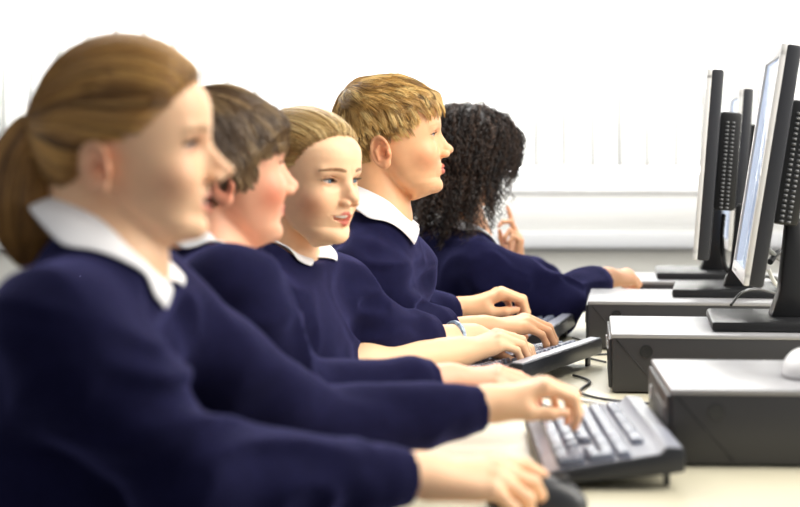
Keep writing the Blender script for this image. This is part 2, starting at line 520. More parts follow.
SKIN_TONES = {}
def build_person(P):
    """P holds the pose. Returns the body object with its children."""
    head = P['head']; fw = nrm(P['fw']); up = V(0, 0, 1)
    lf = np.cross(up, fw)                                  # the figure's left
    pel, chest, nb = P['pelvis'], P['chest'], P['neck']
    sc = P.get('size', 1.)
    tone = P['tone']; h = P['h']
    # ----- body
    prims = []
    hc = head.wor([-28, 0, -50]); hb = head.wor([-34, 0, -22])
    nr = P.get('neck_r', .0395) * sc
    bp = [Prim(nb, hc, nr * 1.1, nr, .03), Prim(nb, hb, nr * 1.0, nr * .98, .03),
          Prim(chest, nb - up * .02, .085 * sc, .055 * sc, .05, fw, 1.2),
          Prim(pel, chest, .105 * sc, .10 * sc, .06, fw, 1.25)]
    hips, knees, ankles, toes = P['hips'], P['knees'], P['ankles'], P['toes']
    for i in range(2):
        bp += [Prim(hips[i], knees[i], .065 * sc, .047 * sc, .03), Prim(knees[i], ankles[i], .045 * sc, .03 * sc, .02),
               Prim(ankles[i], toes[i], .03, .022, .02)]
    hands, nails = [], []
    for A in P['arms']:
        bp.append(Prim(nb - up * .03, A['sh'], .04 * sc, .043 * sc, .04))
        bp += arm_prims(A['sh'], A['el'], A['wr'], tuple(r * sc * A.get('thin', .78) for r in (.047, .037, .029)))
        hp_, nl = hand_prims(A['wr'], A['f'], A['u'], A['right'], A.get('S', .88), **A.get('hand', {}))
        bp.append(Prim(A['wr'] * .85 + A['el'] * .15, A['wr'] + nrm(A['f']) * .012, .024 * sc, .021 * sc, .015, A['u'], 1.2))
        bp += hp_; nails += nl
    def fbody(Q):
        f = union(bp, Q)
        hd = head.sdf(Q)
        m = hd < .12
        f[m] = smin(f[m], hd[m], .009)
        return f
    allp = np.array([p.lo for p in bp] + [p.hi for p in bp])
    lo = np.minimum(allp.min(0), head.o - .2); hi = np.maximum(allp.max(0), head.o + .2)
    lo = lo + .03; hi = hi - .03
    vs, qs = polygonize(fbody, lo, hi, h)
    # finer net on the face, the ears and the hands, put back on the surface
    if P.get('refine'):
        for lev in (0, 1):
            L = head.loc(vs); ay = np.abs(L[:, 1])
            if lev == 0:
                fine = ((L[:, 0] > 30) & (np.abs(L[:, 0] - 70) < 60) & (ay < 62) & (L[:, 2] > -85) & (L[:, 2] < 28)) | \
                       ((np.abs(L[:, 0] + 14) < 26) & (ay > 58) & (L[:, 2] > -55) & (L[:, 2] < 14))
            else:
                fine = (L[:, 0] > 58) & (((np.abs(L[:, 2]) < 15) & (ay > 12) & (ay < 50)) | ((L[:, 2] > -80) & (L[:, 2] < -38) & (ay < 33)))
            me = np_mesh('tmp', vs, qs); bm = bmesh.new(); bm.from_mesh(me)
            bm.verts.ensure_lookup_table()
            es = [e for e in bm.edges if fine[e.verts[0].index] and fine[e.verts[1].index]]
            bmesh.ops.subdivide_edges(bm, edges=es, cuts=1, use_grid_fill=True)
            bmesh.ops.triangulate(bm, faces=[f for f in bm.faces if len(f.verts) != 3])
            bm.to_mesh(me); bm.free()
            vs = np.empty(len(me.vertices) * 3, F32); me.vertices.foreach_get('co', vs); vs = vs.reshape(-1, 3)
            qs = np.empty(len(me.loops), np.int32); me.loops.foreach_get('vertex_index', qs); qs = qs.reshape(-1, 3)
            bpy.data.meshes.remove(me)
            near_ = np.abs(head.loc(vs)).max(1) < 150
            vs[near_] = project(fbody, vs[near_], 2)
    L = head.loc(vs)
    cols = np.repeat(np.array(tone, F32)[None], len(vs), 0)
    m = np.abs(L).max(1) < 170
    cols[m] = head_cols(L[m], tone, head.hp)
    red = np.array(tone) * np.array([.97, .66, .58])
    for c, r in nails:
        d = np.linalg.norm(vs - c, axis=1)
        a = np.exp(-(d / (r * 2.2)) ** 2)[:, None] * .45
        cols = cols * (1 - a) + red * a
        a = sstep(r * 1.05, r * .8, d)[:, None] * .7
        cols = cols * (1 - a) + np.array(srgb(240, 200, 185)[:3]) * a
    me = np_mesh('person', vs - 0, qs, cols)
    body = link('person', me, M['skin'])
    tag(body, P['label'], 'person', P.get('group'))
    # ----- eyes
    for sgn in (-1, 1):
        e = eye_mesh(head, sgn, P.get('look', (0, 0)), P.get('iris', srgb(90, 120, 140)[:3]))
        o = link('eye', e, M['eye'], body)
        if P.get('lashes', True):
            n_ = 34; lo = head.hp.get('lid', 1.); pa = []
            for i in range(n_):
                dy = -13.5 + 27 * i / (n_ - 1); yy = 1 - (dy / 14.5) ** 2
                z0 = 4.6 * lo * yy + dy * .06; r_ = math.sqrt(max(13.9 ** 2 - dy * dy - z0 * z0, 1))
                ln = (5.0 + 2.2 * dy / 14) * rng.uniform(.75, 1.1)
                o_ = [r_, dy * .35, 0]; o_ = nrm(o_)
                pa.append([[66.5 + r_ + o_[0] * ln * t, (31 + dy + (o_[1] + .25 * dy / 14) * ln * t) * sgn, z0 - .5 - 1.2 * math.sin(t * 2.2) + 2.2 * t * t * ln * .25] for t in (0, .33, .66, 1)])
            pw = head.wor(np.array(pa).reshape(-1, 3)).reshape(n_, 4, 3)
            rr = P.get('lash_k', 1.) * np.array([.42, .38, .28, .12])[None] * np.ones((n_, 1)) * head.k
            v_, q_, c_ = tubes(pw, rr, np.repeat(np.array(P.get('lash', srgb(60, 40, 28)[:3]))[None], n_, 0))
            link('eyelashes', np_mesh('eyelashes', v_, q_, c_), M['hair'], body)
    if head.hp.get('open', 0) > 1:
        sm = head.hp.get('smile', 0); opn = head.hp['open']
        mz = -63 + sm * 1.5; cw = 21 + sm * 8
        th = np.linspace(-1, 1, 33); vt = []
        for t in th:
            y = t * (cw - 5); x = 87 - 13 * t * t; g = abs((t * 5) % 1 - .5)
            for dz, dx in ((3.5, -2), (3, 0), (-opn * .32 - .6 * (1 - 2 * abs(g - .5) * .3), .3), (-opn * .32 - .9, -3)):
                vt.append((x + dx, y, mz + opn * .2 + sm * 1.0 + t * t * sm * 2.5 + dz))
        vt = head.wor(np.array(vt)); n = 4
        q = [(i * n + j, i * n + j + 1, (i + 1) * n + j + 1, (i + 1) * n + j) for i in range(32) for j in range(n - 1)]
        link('teeth', np_mesh('teeth', vt, q), M['teeth'], body)
    # ----- jumper
    fore = []
    jp = [Prim(pel + up * .02, chest - up * .03, .118 * sc, .125 * sc, .06, fw, P.get('flat', 1.22)),
          Prim(chest - up * .03, chest + up * .05, .125 * sc, .105 * sc, .06, fw, P.get('flat', 1.22)),
          Prim(chest + up * .03, nb - up * .045 - fw * .012, .09 * sc, .05 * sc, .06)]
    for q in P.get('bulge', ()): jp.append(Prim(*q))
    for A in P['arms']:
        jr = A.get('jr', (.062, .053, .040))
        jp.append(Prim(nb - up * .035, A['sh'], .045 * sc, jr[0] * sc * .92, .055))
        jp.append(Prim(chest + up * .02, A['sh'] - up * .02, .08 * sc, jr[0] * sc * .9, .06))
        cuff = A['cuff']; el = A['el']; sh = A['sh']; fp = []; fore.append(fp)
        m2 = sh * .5 + el * .5
        jp.append(Prim(sh, m2, jr[0] * sc, jr[0] * .96 * sc, .03))
        jp.append(Prim(m2, el, jr[0] * .96 * sc, jr[1] * sc, .03))
        dirc = nrm(cuff - el)
        ln = np.linalg.norm(cuff - el)
        if ln > .07:
            c1 = cuff - dirc * .035
            fp.append(Prim(el, c1, jr[1] * sc, jr[2] * 1.08 * sc, .03))
            fp.append(Prim(c1, cuff + dirc * .03, jr[2] * 1.0 * sc, jr[2] * .86 * sc, .006))
        else:
            fp.append(Prim(el, cuff + dirc * .03, jr[1] * sc, jr[2] * sc, .02))
    seed = P.get('seed', 1)
    cuts = [(A['cuff'], nrm(A['cuff'] - A['el']), A.get('jr', (.062, .053, .040))[2] * sc, A['wr']) for A in P['arms']]
    fold_f = P.get('fold', 1.7)
    neck_ax = nrm(hc - nb)
    
    cc0, cA, cU, cl2 = collar_frame(P, nb, fw, sc); cr = P.get('collar', {}).get('r', .056) * sc
    def fj(Q):
        f = union(jp, Q)
        for fp, (c, d, r, wr) in zip(fore, cuts):
            m = np.all((Q > np.min([p.lo for p in fp], 0)) & (Q < np.max([p.hi for p in fp], 0)), axis=1)
            if not m.any(): continue
            q = Q[m]; ff = union(fp, q); t = (q - c) @ d
            rr = np.linalg.norm(q - c - np.outer(t, d), axis=1)
            ff = smax(ff, t, .004)
            ff = smax(ff, -np.maximum(rr - (r * .86 - .0065), -.006 - t), .002)
            f[m] = smin(f[m], ff, .03)
        m = np.abs(f) < .03
        if m.any():
            q = Q[m]
            w = np.stack([vnoise(q * 6 + 3.1, seed), vnoise(q * 6 + 17.7, seed + 1), vnoise(q * 6 + 9.2, seed + 2)], 1)
            q2 = q * np.array([9, 13, 20]) + w * 1.2
            a = 1 - np.abs(vnoise(q2, seed + 3)) * 2
            b = vnoise(q * 26 + w, seed + 4)
            amp = 0
            for A in P['arms']:
                de = np.linalg.norm(q - A['el'], axis=1); dsh = np.linalg.norm(q - (A['sh'] * .8 + chest * .2), axis=1)
                amp = np.maximum(amp, np.maximum(np.exp(-(de / .10) ** 2), .7 * np.exp(-(dsh / .09) ** 2)))
            fade = 1.
            for A in P['arms']:
                t = (q - A['cuff']) @ nrm(A['cuff'] - A['el'])
                fade = fade * (1 - np.exp(-(np.linalg.norm(q - A['cuff'], axis=1) / .06) ** 4))
            f[m] -= ((a * .8 + .2) * (.0035 + .0085 * amp) + b * .0010) * fold_f * fade
        m = (np.abs(Q - nb).max(1) < .22)
        if m.any():
            q = Q[m]
            r_ = q - cc0; hh = r_ @ cU; rad = np.sqrt(np.maximum((r_ * r_).sum(1) - hh * hh, 0))
            g = np.maximum((rad - (cr + .004 + np.maximum(hh, 0) * 1.6)) * .55, -.03 - hh)
            f[m] = smax(f[m], -g, .006)
        return f
    allj = jp + [q for fp in fore for q in fp]
    allp = np.array([p.lo for p in allj] + [p.hi for p in allj])
    vs, qs = polygonize(fj, allp.min(0) + .03, allp.max(0) - .03, P.get('hj', .0045))
    link('jumper', np_mesh('jumper', vs, qs), M['jumper'], body)
    # ----- trousers and shoes (below the desk)
    tp = [Prim(hips[0], hips[1], .10 * sc, .10 * sc, .04)]
    for i in range(2):
        tp += [Prim(hips[i], knees[i], .085 * sc, .062 * sc, .04), Prim(knees[i], ankles[i] + up * .02, .06 * sc, .05 * sc, .02)]
    tp.append(Prim(pel, pel + up * .03, .125 * sc, .12 * sc, .05, fw, 1.2))
    allp = np.array([p.lo for p in tp] + [p.hi for p in tp])
    vs, qs = polygonize(lambda Q: union(tp, Q), allp.min(0) + .03, allp.max(0) - .03, .011)
    link('trousers', np_mesh('trousers', vs, qs), M['trousers'], body)
    for i in range(2):
        a = ankles[i]; t = toes[i]
        sp = [Prim(V(a[0], a[1], .035) - nrm(t - a) * .03, V(t[0], t[1], .03), .036, .032, .01), Prim(a, V(a[0], a[1], .04), .04, .036, .02)]
        def fs(Q, sp=sp): return smax(union(sp, Q), .002 - Q[:, 2], .004)
        allp = np.array([p.lo for p in sp] + [p.hi for p in sp])
        vs, qs = polygonize(fs, allp.min(0) + .03, allp.max(0) - .03, .008)
        link('shoe', np_mesh('shoe', vs, qs), M['shoe'], body)
    # ----- shirt collar
    collar(P, body, nb, hc, fw, sc, fj)
    return body

def collar_frame(P, nb, fw, sc):
    cp = dict(tilt=32, rise=0., yaw=0); cp.update(P.get('collar', {}))
    up = V(0, 0, 1); lf = np.cross(up, fw)
    cy = math.radians(cp['yaw']); fw2 = fw * math.cos(cy) + lf * math.sin(cy); lf2 = np.cross(up, fw2)
    a = math.radians(cp['tilt'])
    A = fw2 * math.cos(a) - up * math.sin(a); U = fw2 * math.sin(a) + up * math.cos(a)
    return nb + U * cp['rise'] + fw2 * cp.get('fwd', 0.), A, U, lf2
def collar(P, body, nb, hc, fw, sc, fj):
    cp = dict(tilt=32, r=.056, rise=.0, back=.040, point=.062, flare=.58, gap=9, yaw=0)
    cp.update(P.get('collar', {}))
    c0, A, U, lf2 = collar_frame(P, nb, fw, sc)
    nT = 90; rows = []
    r = cp['r'] * sc
    for i in range(nT + 1):
        th = math.radians(cp['gap'] + (360 - 2 * cp['gap']) * i / nT)
        fr = (1 + math.cos(th)) / 2                # 1 at the front
        tt = abs(th - math.pi) / math.pi          # 0 at the back, 1 at the front
        w = cp['back'] + (cp['point'] - cp['back']) * sstep(.45, .97, tt)
        dirn = lambda sh: A * math.cos(th + sh) * 1.0 + lf2 * math.sin(th + sh) * .95
        sg = 1 if th < math.pi else -1
        sh = sg * sstep(.7, 1, tt) * math.radians(cp.get('spread', 20))
        st = .020 * (1 - .55 * sstep(.5, 1, tt))
        fl = cp['flare']
        pts = []
        pts.append(c0 + dirn(0) * (r + .001) - U * .014)
        pts.append(c0 + dirn(0) * (r + .000) + U * st * .6)
        pts.append(c0 + dirn(0) * (r + .002) + U * st)
        pts.append(c0 + dirn(0) * (r + .0055) + U * (st + .0015))
        pts.append(c0 + dirn(0) * (r + .009) + U * (st - .003))
        for s in (.25, .5, .75, 1.):
            out = r + .010 + w * fl * s + .004 * math.sin(s * 3)
            pts.append(c0 + dirn(sh * s) * out + U * (st - .003 - w * math.sqrt(max(1 - fl * fl, .05)) * s))
        rows.append(pts)
    n = len(rows[0])
    vs = np.array(rows)
    w_ = vs[:, 5:].reshape(-1, 3)
    for _ in range(45):                             # the wings lie on the jumper
        d = fj(w_.astype(F32)); w_ = w_ + np.outer(np.clip(.005 - d, 0, .003), U)
    vs[:, 5:] = w_.reshape(vs[:, 5:].shape)
    for _ in range(2): vs[1:-1, 5:] = (vs[:-2, 5:] + 2 * vs[1:-1, 5:] + vs[2:, 5:]) / 4
    vs = vs.reshape(-1, 3)
    q = [(i * n + j, i * n + j + 1, (i + 1) * n + j + 1, (i + 1) * n + j) for i in range(nT) for j in range(n - 1)]
    o = link('shirt_collar', np_mesh('shirt_collar', vs, q), M['shirt'], body)
    m = o.modifiers.new('thick', 'SOLIDIFY'); m.thickness = .0028; m.offset = 0
    m = o.modifiers.new('sub', 'SUBSURF'); m.levels = 1; m.render_levels = 1

def eye_mesh(head, sgn, look, iris):
    "eyeball with iris and pupil coloured on it, cornea slightly domed"
    nu, nv = 32, 24
    c = np.array([66.5, 31. * sgn, 0]); ly, lp = [math.radians(a) for a in look]
    vs, cl = [], []
    fwd = np.array([math.cos(ly) * math.cos(lp), math.sin(ly) * math.cos(lp), math.sin(lp)])
    s = nrm(np.cross([0, 0, 1], fwd)); u = np.cross(fwd, s)
    for i in range(nv + 1):
        a = (i / nv) ** 1.6 * math.pi
        for j in range(nu):
            b = 2 * math.pi * j / nu
            d = fwd * math.cos(a) + (s * math.cos(b) + u * math.sin(b)) * math.sin(a)
            rr = 12.9 + (.5 if a < .45 else 0)
            vs.append(c + d * rr)
            if a < .17: cl.append((.01, .01, .012))
            elif a < .46: cl.append(tuple(np.array(iris) * (.35 if a > .38 else 1)))
            else: cl.append(srgb(214, 204, 198)[:3])
    vs = head.wor(np.array(vs))
    q = [(i * nu + j, (i + 1) * nu + j, (i + 1) * nu + (j + 1) % nu, i * nu + (j + 1) % nu) for i in range(nv) for j in range(nu)]
    return np_mesh('eye', vs, q, np.array(cl))
# ---------------------------------------------------------------- hair
def hskull(L, hp): return head_skull(*L.T, hp)
def hgrad(L, hp, e=1.0):
    g = np.zeros_like(L)
    for a in range(3):
        d = np.zeros(3, L.dtype); d[a] = e
        g[:, a] = hskull(L + d, hp) - hskull(L - d, hp)
    return g / (np.linalg.norm(g, axis=1, keepdims=True) + 1e-9)

def hair_cap(head, H, thick, col, h=.004, bump=None, edge=None):
    "the mass of hair next to the scalp; H > 0 where hair grows (local mm)"
    def f(P):
        L = head.loc(P)
        d = hskull(L, head.hp)
        t = thick(L) if callable(thick) else thick
        t = -1.2 + (t + 1.2) * sstep(-2, 16, H(L))
        if bump is not None: t = t + bump(L)
        return np.maximum((d - t), -(H(L) + 7)) * head.k
    lo = head.o - .24; hi = head.o + .24
    vs, qs = polygonize(f, lo, hi, h)
    L = head.loc(vs)
    n = vnoise(L * np.array([.05, .05, .05]), 4)
    c = np.array(col)[None] * (1 + .15 * n)[:, None]
    if edge is not None:
        a = sstep(6, 0, H(L))[:, None]; c = c * (1 - a) + np.array(edge) * a
    return vs, qs, c

def roots_from(vs, head, H, n, margin=0.):
    L = head.loc(vs); L = L[H(L) > margin]
    i = rng.integers(0, len(L), n)
    return (L[i] + rng.normal(0, 1.2, (n, 3))).astype(F32)

def grow(head, R, dirf, n, step, level, stick=1., sink=0., stopf=None):
    "follow a field of directions over the head; level = height above the scalp"
    hp = head.hp; L = R.astype(F32).copy()
    path = []; alive = np.ones(len(L), bool)
    for i in range(n):
        d = hskull(L, hp); g = hgrad(L, hp)
        lv = level(i / (n - 1), L) if callable(level) else level
        diff = lv - d
        s = stick(i / (n - 1)) if callable(stick) else stick
        corr = np.where(diff > 0, diff, diff * s)
        L = L + g * corr[:, None]
        path.append(L.copy())
        D = dirf(L, i / (n - 1))
        D = D - g * ((D * g).sum(1) * (s if np.isscalar(s) else 1))[:, None]
        D /= np.linalg.norm(D, axis=1, keepdims=True) + 1e-6
        if stopf is not None: alive &= ~stopf(L)
        st = step if np.isscalar(step) else step[:, None]
        L = L + D * (st * alive[:, None])
    return np.stack(path, 1)

def strands_mesh(head, paths, r0, cols, tip=.35):
    n, m, _ = paths.shape
    W = head.wor(paths.reshape(-1, 3)).reshape(n, m, 3)
    t = np.linspace(0, 1, m)
    rad = (r0[:, None] if not np.isscalar(r0) else r0) * ((1 - (1 - tip) * t ** 2) * (.3 + .7 * sstep(0, .1, t)))[None] * np.ones((n, 1)) * head.k
    return tubes(W, rad, cols)

def join(parts):
    V_, Q_, C_ = [], [], []; n = 0
    for v, q, c in parts:
        V_.append(v); Q_.append(q + n); C_.append(c); n += len(v)
    return np.concatenate(V_), np.concatenate(Q_), np.concatenate(C_)

def clumpy_cols(n, base, dark, light, ids=None, amt=.35):
    b, d, l = [np.array(c) for c in (base, dark, light)]
    k = rng.random(n) if ids is None else rng.random(ids.max() + 1)[ids] * .7 + rng.random(n) * .3
    k = k[:, None]
    c = np.where(k < .5, d + (b - d) * (k * 2), b + (l - b) * (k * 2 - 1))
    return c * (1 + rng.normal(0, .06, (n, 1)))

def hline(zs, xs):
    def H(L):
        return tab(L[:, 2], zs, xs) - L[:, 0]
    return H
# hair boundary as x against z, ear left free
PULLED_ = hline([-92, -80, -66, -52, -40, -20, -2, 5, 9, 14, 25, 40, 52, 60, 66, 72, 78],
                [-200, -60, -50, -42, -38, -36, -32, -20, 10, 29, 42, 55, 67, 75, 82, 90, 200])
def PULLED(L, up=0.):
    Q = L.copy(); Q[:, 2] -= up * sstep(10, 50, L[:, 2]); return PULLED_(Q) + 2.2 * vnoise(L * .16, 77)

def hair_pulled(head, tie, cols, n=9000, tail=None, wisps=0, up=0.):
    base, dark, light = cols
    H = lambda L: PULLED(L, up)
    thick = lambda L: 3.5 + 2.5 * sstep(20, 60, L[:, 2]) + 2 * sstep(20, -60, L[:, 0])
    cv = hair_cap(head, H, thick, dark, edge=base,
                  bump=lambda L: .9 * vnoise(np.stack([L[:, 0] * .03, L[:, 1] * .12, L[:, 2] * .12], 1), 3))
    T = np.array(tie)
    R = roots_from(cv[0], head, H, n, -1.)
    L_ = head.loc(cv[0]); hh = H(L_); L_ = L_[(hh > -3) & (hh < 7)]
    R = np.concatenate([R, (L_[rng.integers(0, len(L_), n // 3)] + rng.normal(0, 1.5, (n // 3, 3))).astype(F32)])
    lv = rng.uniform(.6, 3.4, len(R)) + 1.0 * vnoise(R * .06, 8)
    top_of_cap = lambda L: -1.2 + (thick(L) + 1.2) * sstep(-2, 16, H(L))
    def dirf(L, t):
        d = T - L; n_ = np.linalg.norm(d, axis=1, keepdims=True); d = d / n_
        d[:, 2] += .12 * sstep(60, 160, n_[:, 0]) * (L[:, 2] > -10)
        w = np.stack([vnoise(L * .05, 21), vnoise(L * .05, 22), vnoise(L * .05, 23)], 1)
        return d + .10 * w
    dist = np.linalg.norm(R - T, axis=1)
    step = np.clip(dist * rng.uniform(.5, 1.15, len(R)) / 15, 2, 14)
    p = grow(head, R, dirf, 16, step, lambda t, L: np.maximum(top_of_cap(L), 0) + .4 + lv * sstep(0, .12, t) + 5 * sstep(45, 10, np.linalg.norm(L - T, axis=1)),
             stopf=lambda L: np.linalg.norm(L - T, axis=1) < 9)
    ids = (np.arctan2(R[:, 1], R[:, 2] - T[2]) * 14 + 50).astype(int) * 3 + (R[:, 0] * .04 + 8).astype(int) % 3
    parts = [cv, strands_mesh(head, p, rng.uniform(.35, .75, len(R)), clumpy_cols(len(R), base, dark, light, ids))]
    if tail:
        pts, rad, m = tail
        pts = np.array(pts, float); u = np.linspace(0, len(pts) - 1, 26)
        cl = np.stack([np.interp(u, np.arange(len(pts)), pts[:, a]) for a in range(3)], 1)
        for _ in range(3): cl[1:-1] = (cl[:-2] + 2 * cl[1:-1] + cl[2:]) / 4
        rr = np.interp(u, np.arange(len(pts)), rad)
        a = rng.uniform(0, 2 * math.pi, m); q = np.sqrt(rng.random(m))
        tn = np.gradient(cl, axis=0); tn /= np.linalg.norm(tn, axis=1, keepdims=True)
        s1 = np.cross(tn, [0, 1, 0]); s1 /= np.linalg.norm(s1, axis=1, keepdims=True); s2 = np.cross(tn, s1)
        tw = a[:, None] + np.linspace(0, 1.1, 26)[None] + .3 * rng.normal(0, 1, (m, 1)) * np.linspace(0, 1, 26)
        off = (s1[None] * np.cos(tw)[..., None] + s2[None] * np.sin(tw)[..., None]) * (q[:, None] * rr[None])[..., None]
        p = cl[None] + off
        # the outermost hairs end early at random
        end = rng.uniform(.72, 1., m); k = np.linspace(0, 1, 26)[None] * end[:, None] * 25
        i0 = np.clip(k.astype(int), 0, 24); fr = k - i0
        p = np.take_along_axis(p, i0[..., None], 1) * (1 - fr[..., None]) + np.take_along_axis(p, (i0 + 1)[..., None], 1) * fr[..., None]
        ids = (a * 5).astype(int)
        parts.append(strands_mesh(head, p, rng.uniform(.6, 1.2, m), clumpy_cols(m, base, dark, light, ids)))
    if wisps:
        R2 = roots_from(cv[0], head, H, wisps, 0.)
        R2 = R2[H(R2) < 14]
        lv2 = rng.uniform(7, 16, len(R2))
        p = grow(head, R2, lambda L, t: (T - L) / 100 + rng.normal(0, .25, L.shape), 9, 5., lambda t, L: lv2 * (t ** .7 * .9 + .1), stick=.4)
        parts.append(strands_mesh(head, p, .35, clumpy_cols(len(R2), light, base, light)))
    return join(parts)

def hair_short(head, H, whorl, cols, dirf, length, lift, n=7000, cap=6., cr=7., clump=.6, m=13, rad=(.5, .9), nclump=420, wild=.12, cap_h=.004, stopf=None):
    "short cut: hairs leave the whorl and lie over one another in clumps"
    base, dark, light = cols
    capf = cap if callable(cap) else (lambda L: cap)
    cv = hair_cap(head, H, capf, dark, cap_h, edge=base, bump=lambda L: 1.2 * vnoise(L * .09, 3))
    top_of_cap = lambda L: -1.2 + (capf(L) + 1.2) * sstep(-2, 16, H(L))
    G = roots_from(cv[0], head, H, nclump, 2.)              # one guide per clump
    jit = rng.normal(0, wild, (nclump, 3))
    lenG = length(G) * rng.uniform(.8, 1.12, nclump)
    lvG = lift(G) * rng.uniform(.75, 1.35, nclump)
    def run(R, ids, jitter):
        ln = lenG[ids] * rng.uniform(.85, 1.1, len(R)); lv = lvG[ids] + rng.normal(0, .8, len(R))
        def df(L, t): return dirf(L, t) + jit[ids] + jitter
        return grow(head, R, df, m, ln / (m - 1), lambda t, L: np.maximum(top_of_cap(L), 0) + .3 + lv * np.sin(min(1, t * 1.6) * math.pi / 2), stick=lambda t: .55 if t > .5 else .9, stopf=stopf)
    pg = run(G, np.arange(nclump), 0)
    R = roots_from(cv[0], head, H, n, 1.)
    ids = np.empty(len(R), int)
    for a in range(0, len(R), 2000):
        ids[a:a + 2000] = np.argmin(((R[a:a + 2000, None] - G[None]) ** 2).sum(-1), 1)
    p = run(R, ids, rng.normal(0, .05, (len(R), 3)))
    t = np.linspace(0, 1, m)[None, :, None] ** 1.3 * clump
    p = p * (1 - t) + (pg[ids] + (p[:, :1] - pg[ids][:, :1]) * .25) * t
    keep = np.ones(len(R), bool)
    c = clumpy_cols(len(R), base, dark, light, ids)
    # hair is lighter towards the tips
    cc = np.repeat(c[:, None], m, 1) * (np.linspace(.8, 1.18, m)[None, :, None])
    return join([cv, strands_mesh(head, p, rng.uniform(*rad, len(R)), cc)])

def hair_curly(head, cols, n=2300):
    base, dark, light = cols
    H = hline([-95, -80, -60, -40, -20, 0, 20, 45, 62, 72, 80], [-40, -20, -5, 5, 20, 32, 42, 58, 72, 82, 200])
    def thick(L): return 25 + 5 * sstep(60, 100, L[:, 2]) + 6 * sstep(60, -20, L[:, 2]) + 4 * vnoise(L * .05, 5)
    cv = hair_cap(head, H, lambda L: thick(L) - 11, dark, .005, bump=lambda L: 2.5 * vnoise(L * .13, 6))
    R = roots_from(cv[0], head, H, n, -2.)
    hp = head.hp
    g = hgrad(R, hp); d = hskull(R, hp)
    R = R - g * (d - rng.uniform(6, 20, len(R)))[:, None].astype(F32)
    m = 70
    out = rng.uniform(.75, 1.15, n)
    tgt = thick(R) * out
    L = R.copy(); path = []
    ln = rng.uniform(75, 160, n) + 30 * sstep(60, -40, R[:, 2]); st = ln / m
    g0 = hgrad(R, hp)
    for i in range(m):
        path.append(L.copy()); t = i / m
        g = hgrad(L, hp); dd = hskull(L, hp)
        side = L - np.array([-5, 0, 30.]); side[:, 2] = 0; side /= np.linalg.norm(side, axis=1, keepdims=True) + 1
        D = g * (1.3 * max(0, .45 - t)) + side * .25 + np.array([-.05, 0, -1.]) * (.35 + t)
        w = np.stack([vnoise(L * .03 + 5, 31), vnoise(L * .03 + 9, 32), vnoise(L * .03, 33) * .3], 1)
        D = D + .35 * w
        D /= np.linalg.norm(D, axis=1, keepdims=True)
        L = (L + D * st[:, None]).astype(F32)
        dd = hskull(L, hp); over = np.maximum(dd - tgt - 8, 0) * (L[:, 2] > -60); under = np.maximum(6 - dd, 0)
        L = L + hgrad(L, hp) * (under - over * .6)[:, None]
    p = np.stack(path, 1).astype(float)
    s = np.cumsum(np.linalg.norm(np.diff(p, axis=1, prepend=p[:, :1]), axis=2), 1)
    a = rng.uniform(0, 6.28, (n, 1)) + s / rng.uniform(2.2, 4.2, (n, 1)) * rng.choice([-1, 1], (n, 1))
    T = np.gradient(p, axis=1); T /= np.linalg.norm(T, axis=2, keepdims=True) + 1e-6
    A = np.cross(T, [.2, .9, .1]); A /= np.linalg.norm(A, axis=2, keepdims=True) + 1e-6; B = np.cross(T, A)
    cr = rng.uniform(2.5, 5.2, (n, 1)) * np.linspace(.4, 1.15, m)[None]
    p = p + (A * np.cos(a)[..., None] + B * np.sin(a)[..., None]) * cr[..., None]
    parts = [cv]
    c = clumpy_cols(n, base, dark, light)
    for k in range(3):
        q = p + rng.normal(0, .9, (n, 1, 3)) + rng.normal(0, .25, p.shape)
        parts.append(strands_mesh(head, q, rng.uniform(.45, .95, n), c * (1 + rng.normal(0, .2, (n, 1)))))
    return join(parts)
def add_hair(body, arr, h=None):
    v, q, c = arr
    return link('hair', np_mesh('hair', v, q, np.clip(c, 0, 1)), M['hair'], body)
# ---------------------------------------------------------------- materials of the place
M = {}
M['skin'] = mat_attr('skin', .46, .35, sss=.12)
M['hair'] = mat_attr('hair', .36, .55)
M['eye'] = mat_attr('eye', .12, .6)
M['teeth'] = mat('teeth', srgb(240, 236, 225), .25)
M['jumper'] = mat('navy_knit', srgb(21, 21, 50), .95, .08, bump=(900, .5, .0012), var=(60, .12))
b = M['jumper'].node_tree.nodes['Principled BSDF']; inp(b, 'Sheen Weight', .45); inp(b, 'Sheen Roughness', .4); b.inputs['Sheen Tint'].default_value = srgb(130, 130, 205)
M['shirt'] = mat('white_cotton', srgb(240, 240, 243), .8, .2, bump=(300, .15, .0006))
M['trousers'] = mat('charcoal_cloth', srgb(45, 46, 52), .9, .1, bump=(500, .3, .001))
M['shoe'] = mat('black_leather', srgb(18, 18, 20), .35)
M['desk'] = mat('cream_laminate', srgb(214, 208, 184), .34, .5, var=(3, .03))
M['desk_edge'] = mat('cream_edging', srgb(205, 200, 182), .5)
M['steel'] = mat('grey_steel', srgb(120, 122, 125), .4, metal=.6)
M['case'] = mat('charcoal_case', srgb(52, 52, 55), .42, .5, bump=(700, .12, .0004))
M['case_top'] = mat('case_metal_lid', srgb(150, 150, 154), .30, .8)
M['black'] = mat('black_plastic', srgb(24, 25, 28), .38, .5)
M['dark'] = mat('dark_plastic', srgb(44, 46, 52), .42, .5)
M['silver'] = mat('silver_plastic', srgb(214, 214, 214), .4, .5)
M['key'] = mat('key_plastic', srgb(122, 128, 145), .24, .8)
M['deck'] = mat('keyboard_deck_plastic', srgb(138, 141, 155), .28, .8)
M['vent'] = mat('vent_plastic', srgb(96, 98, 102), .4)
M['kbody'] = mat('keyboard_plastic', srgb(36, 38, 44), .36, .5)
M['screen'] = mat('screen_glass', srgb(52, 56, 64), .12, .6)
b = M['screen'].node_tree.nodes['Principled BSDF']; b.inputs['Emission Color'].default_value = srgb(205, 222, 250); inp(b, 'Emission Strength', .62)
M['wall'] = mat('white_wall_paint', srgb(248, 248, 245), .8, .2, bump=(120, .1, .001))
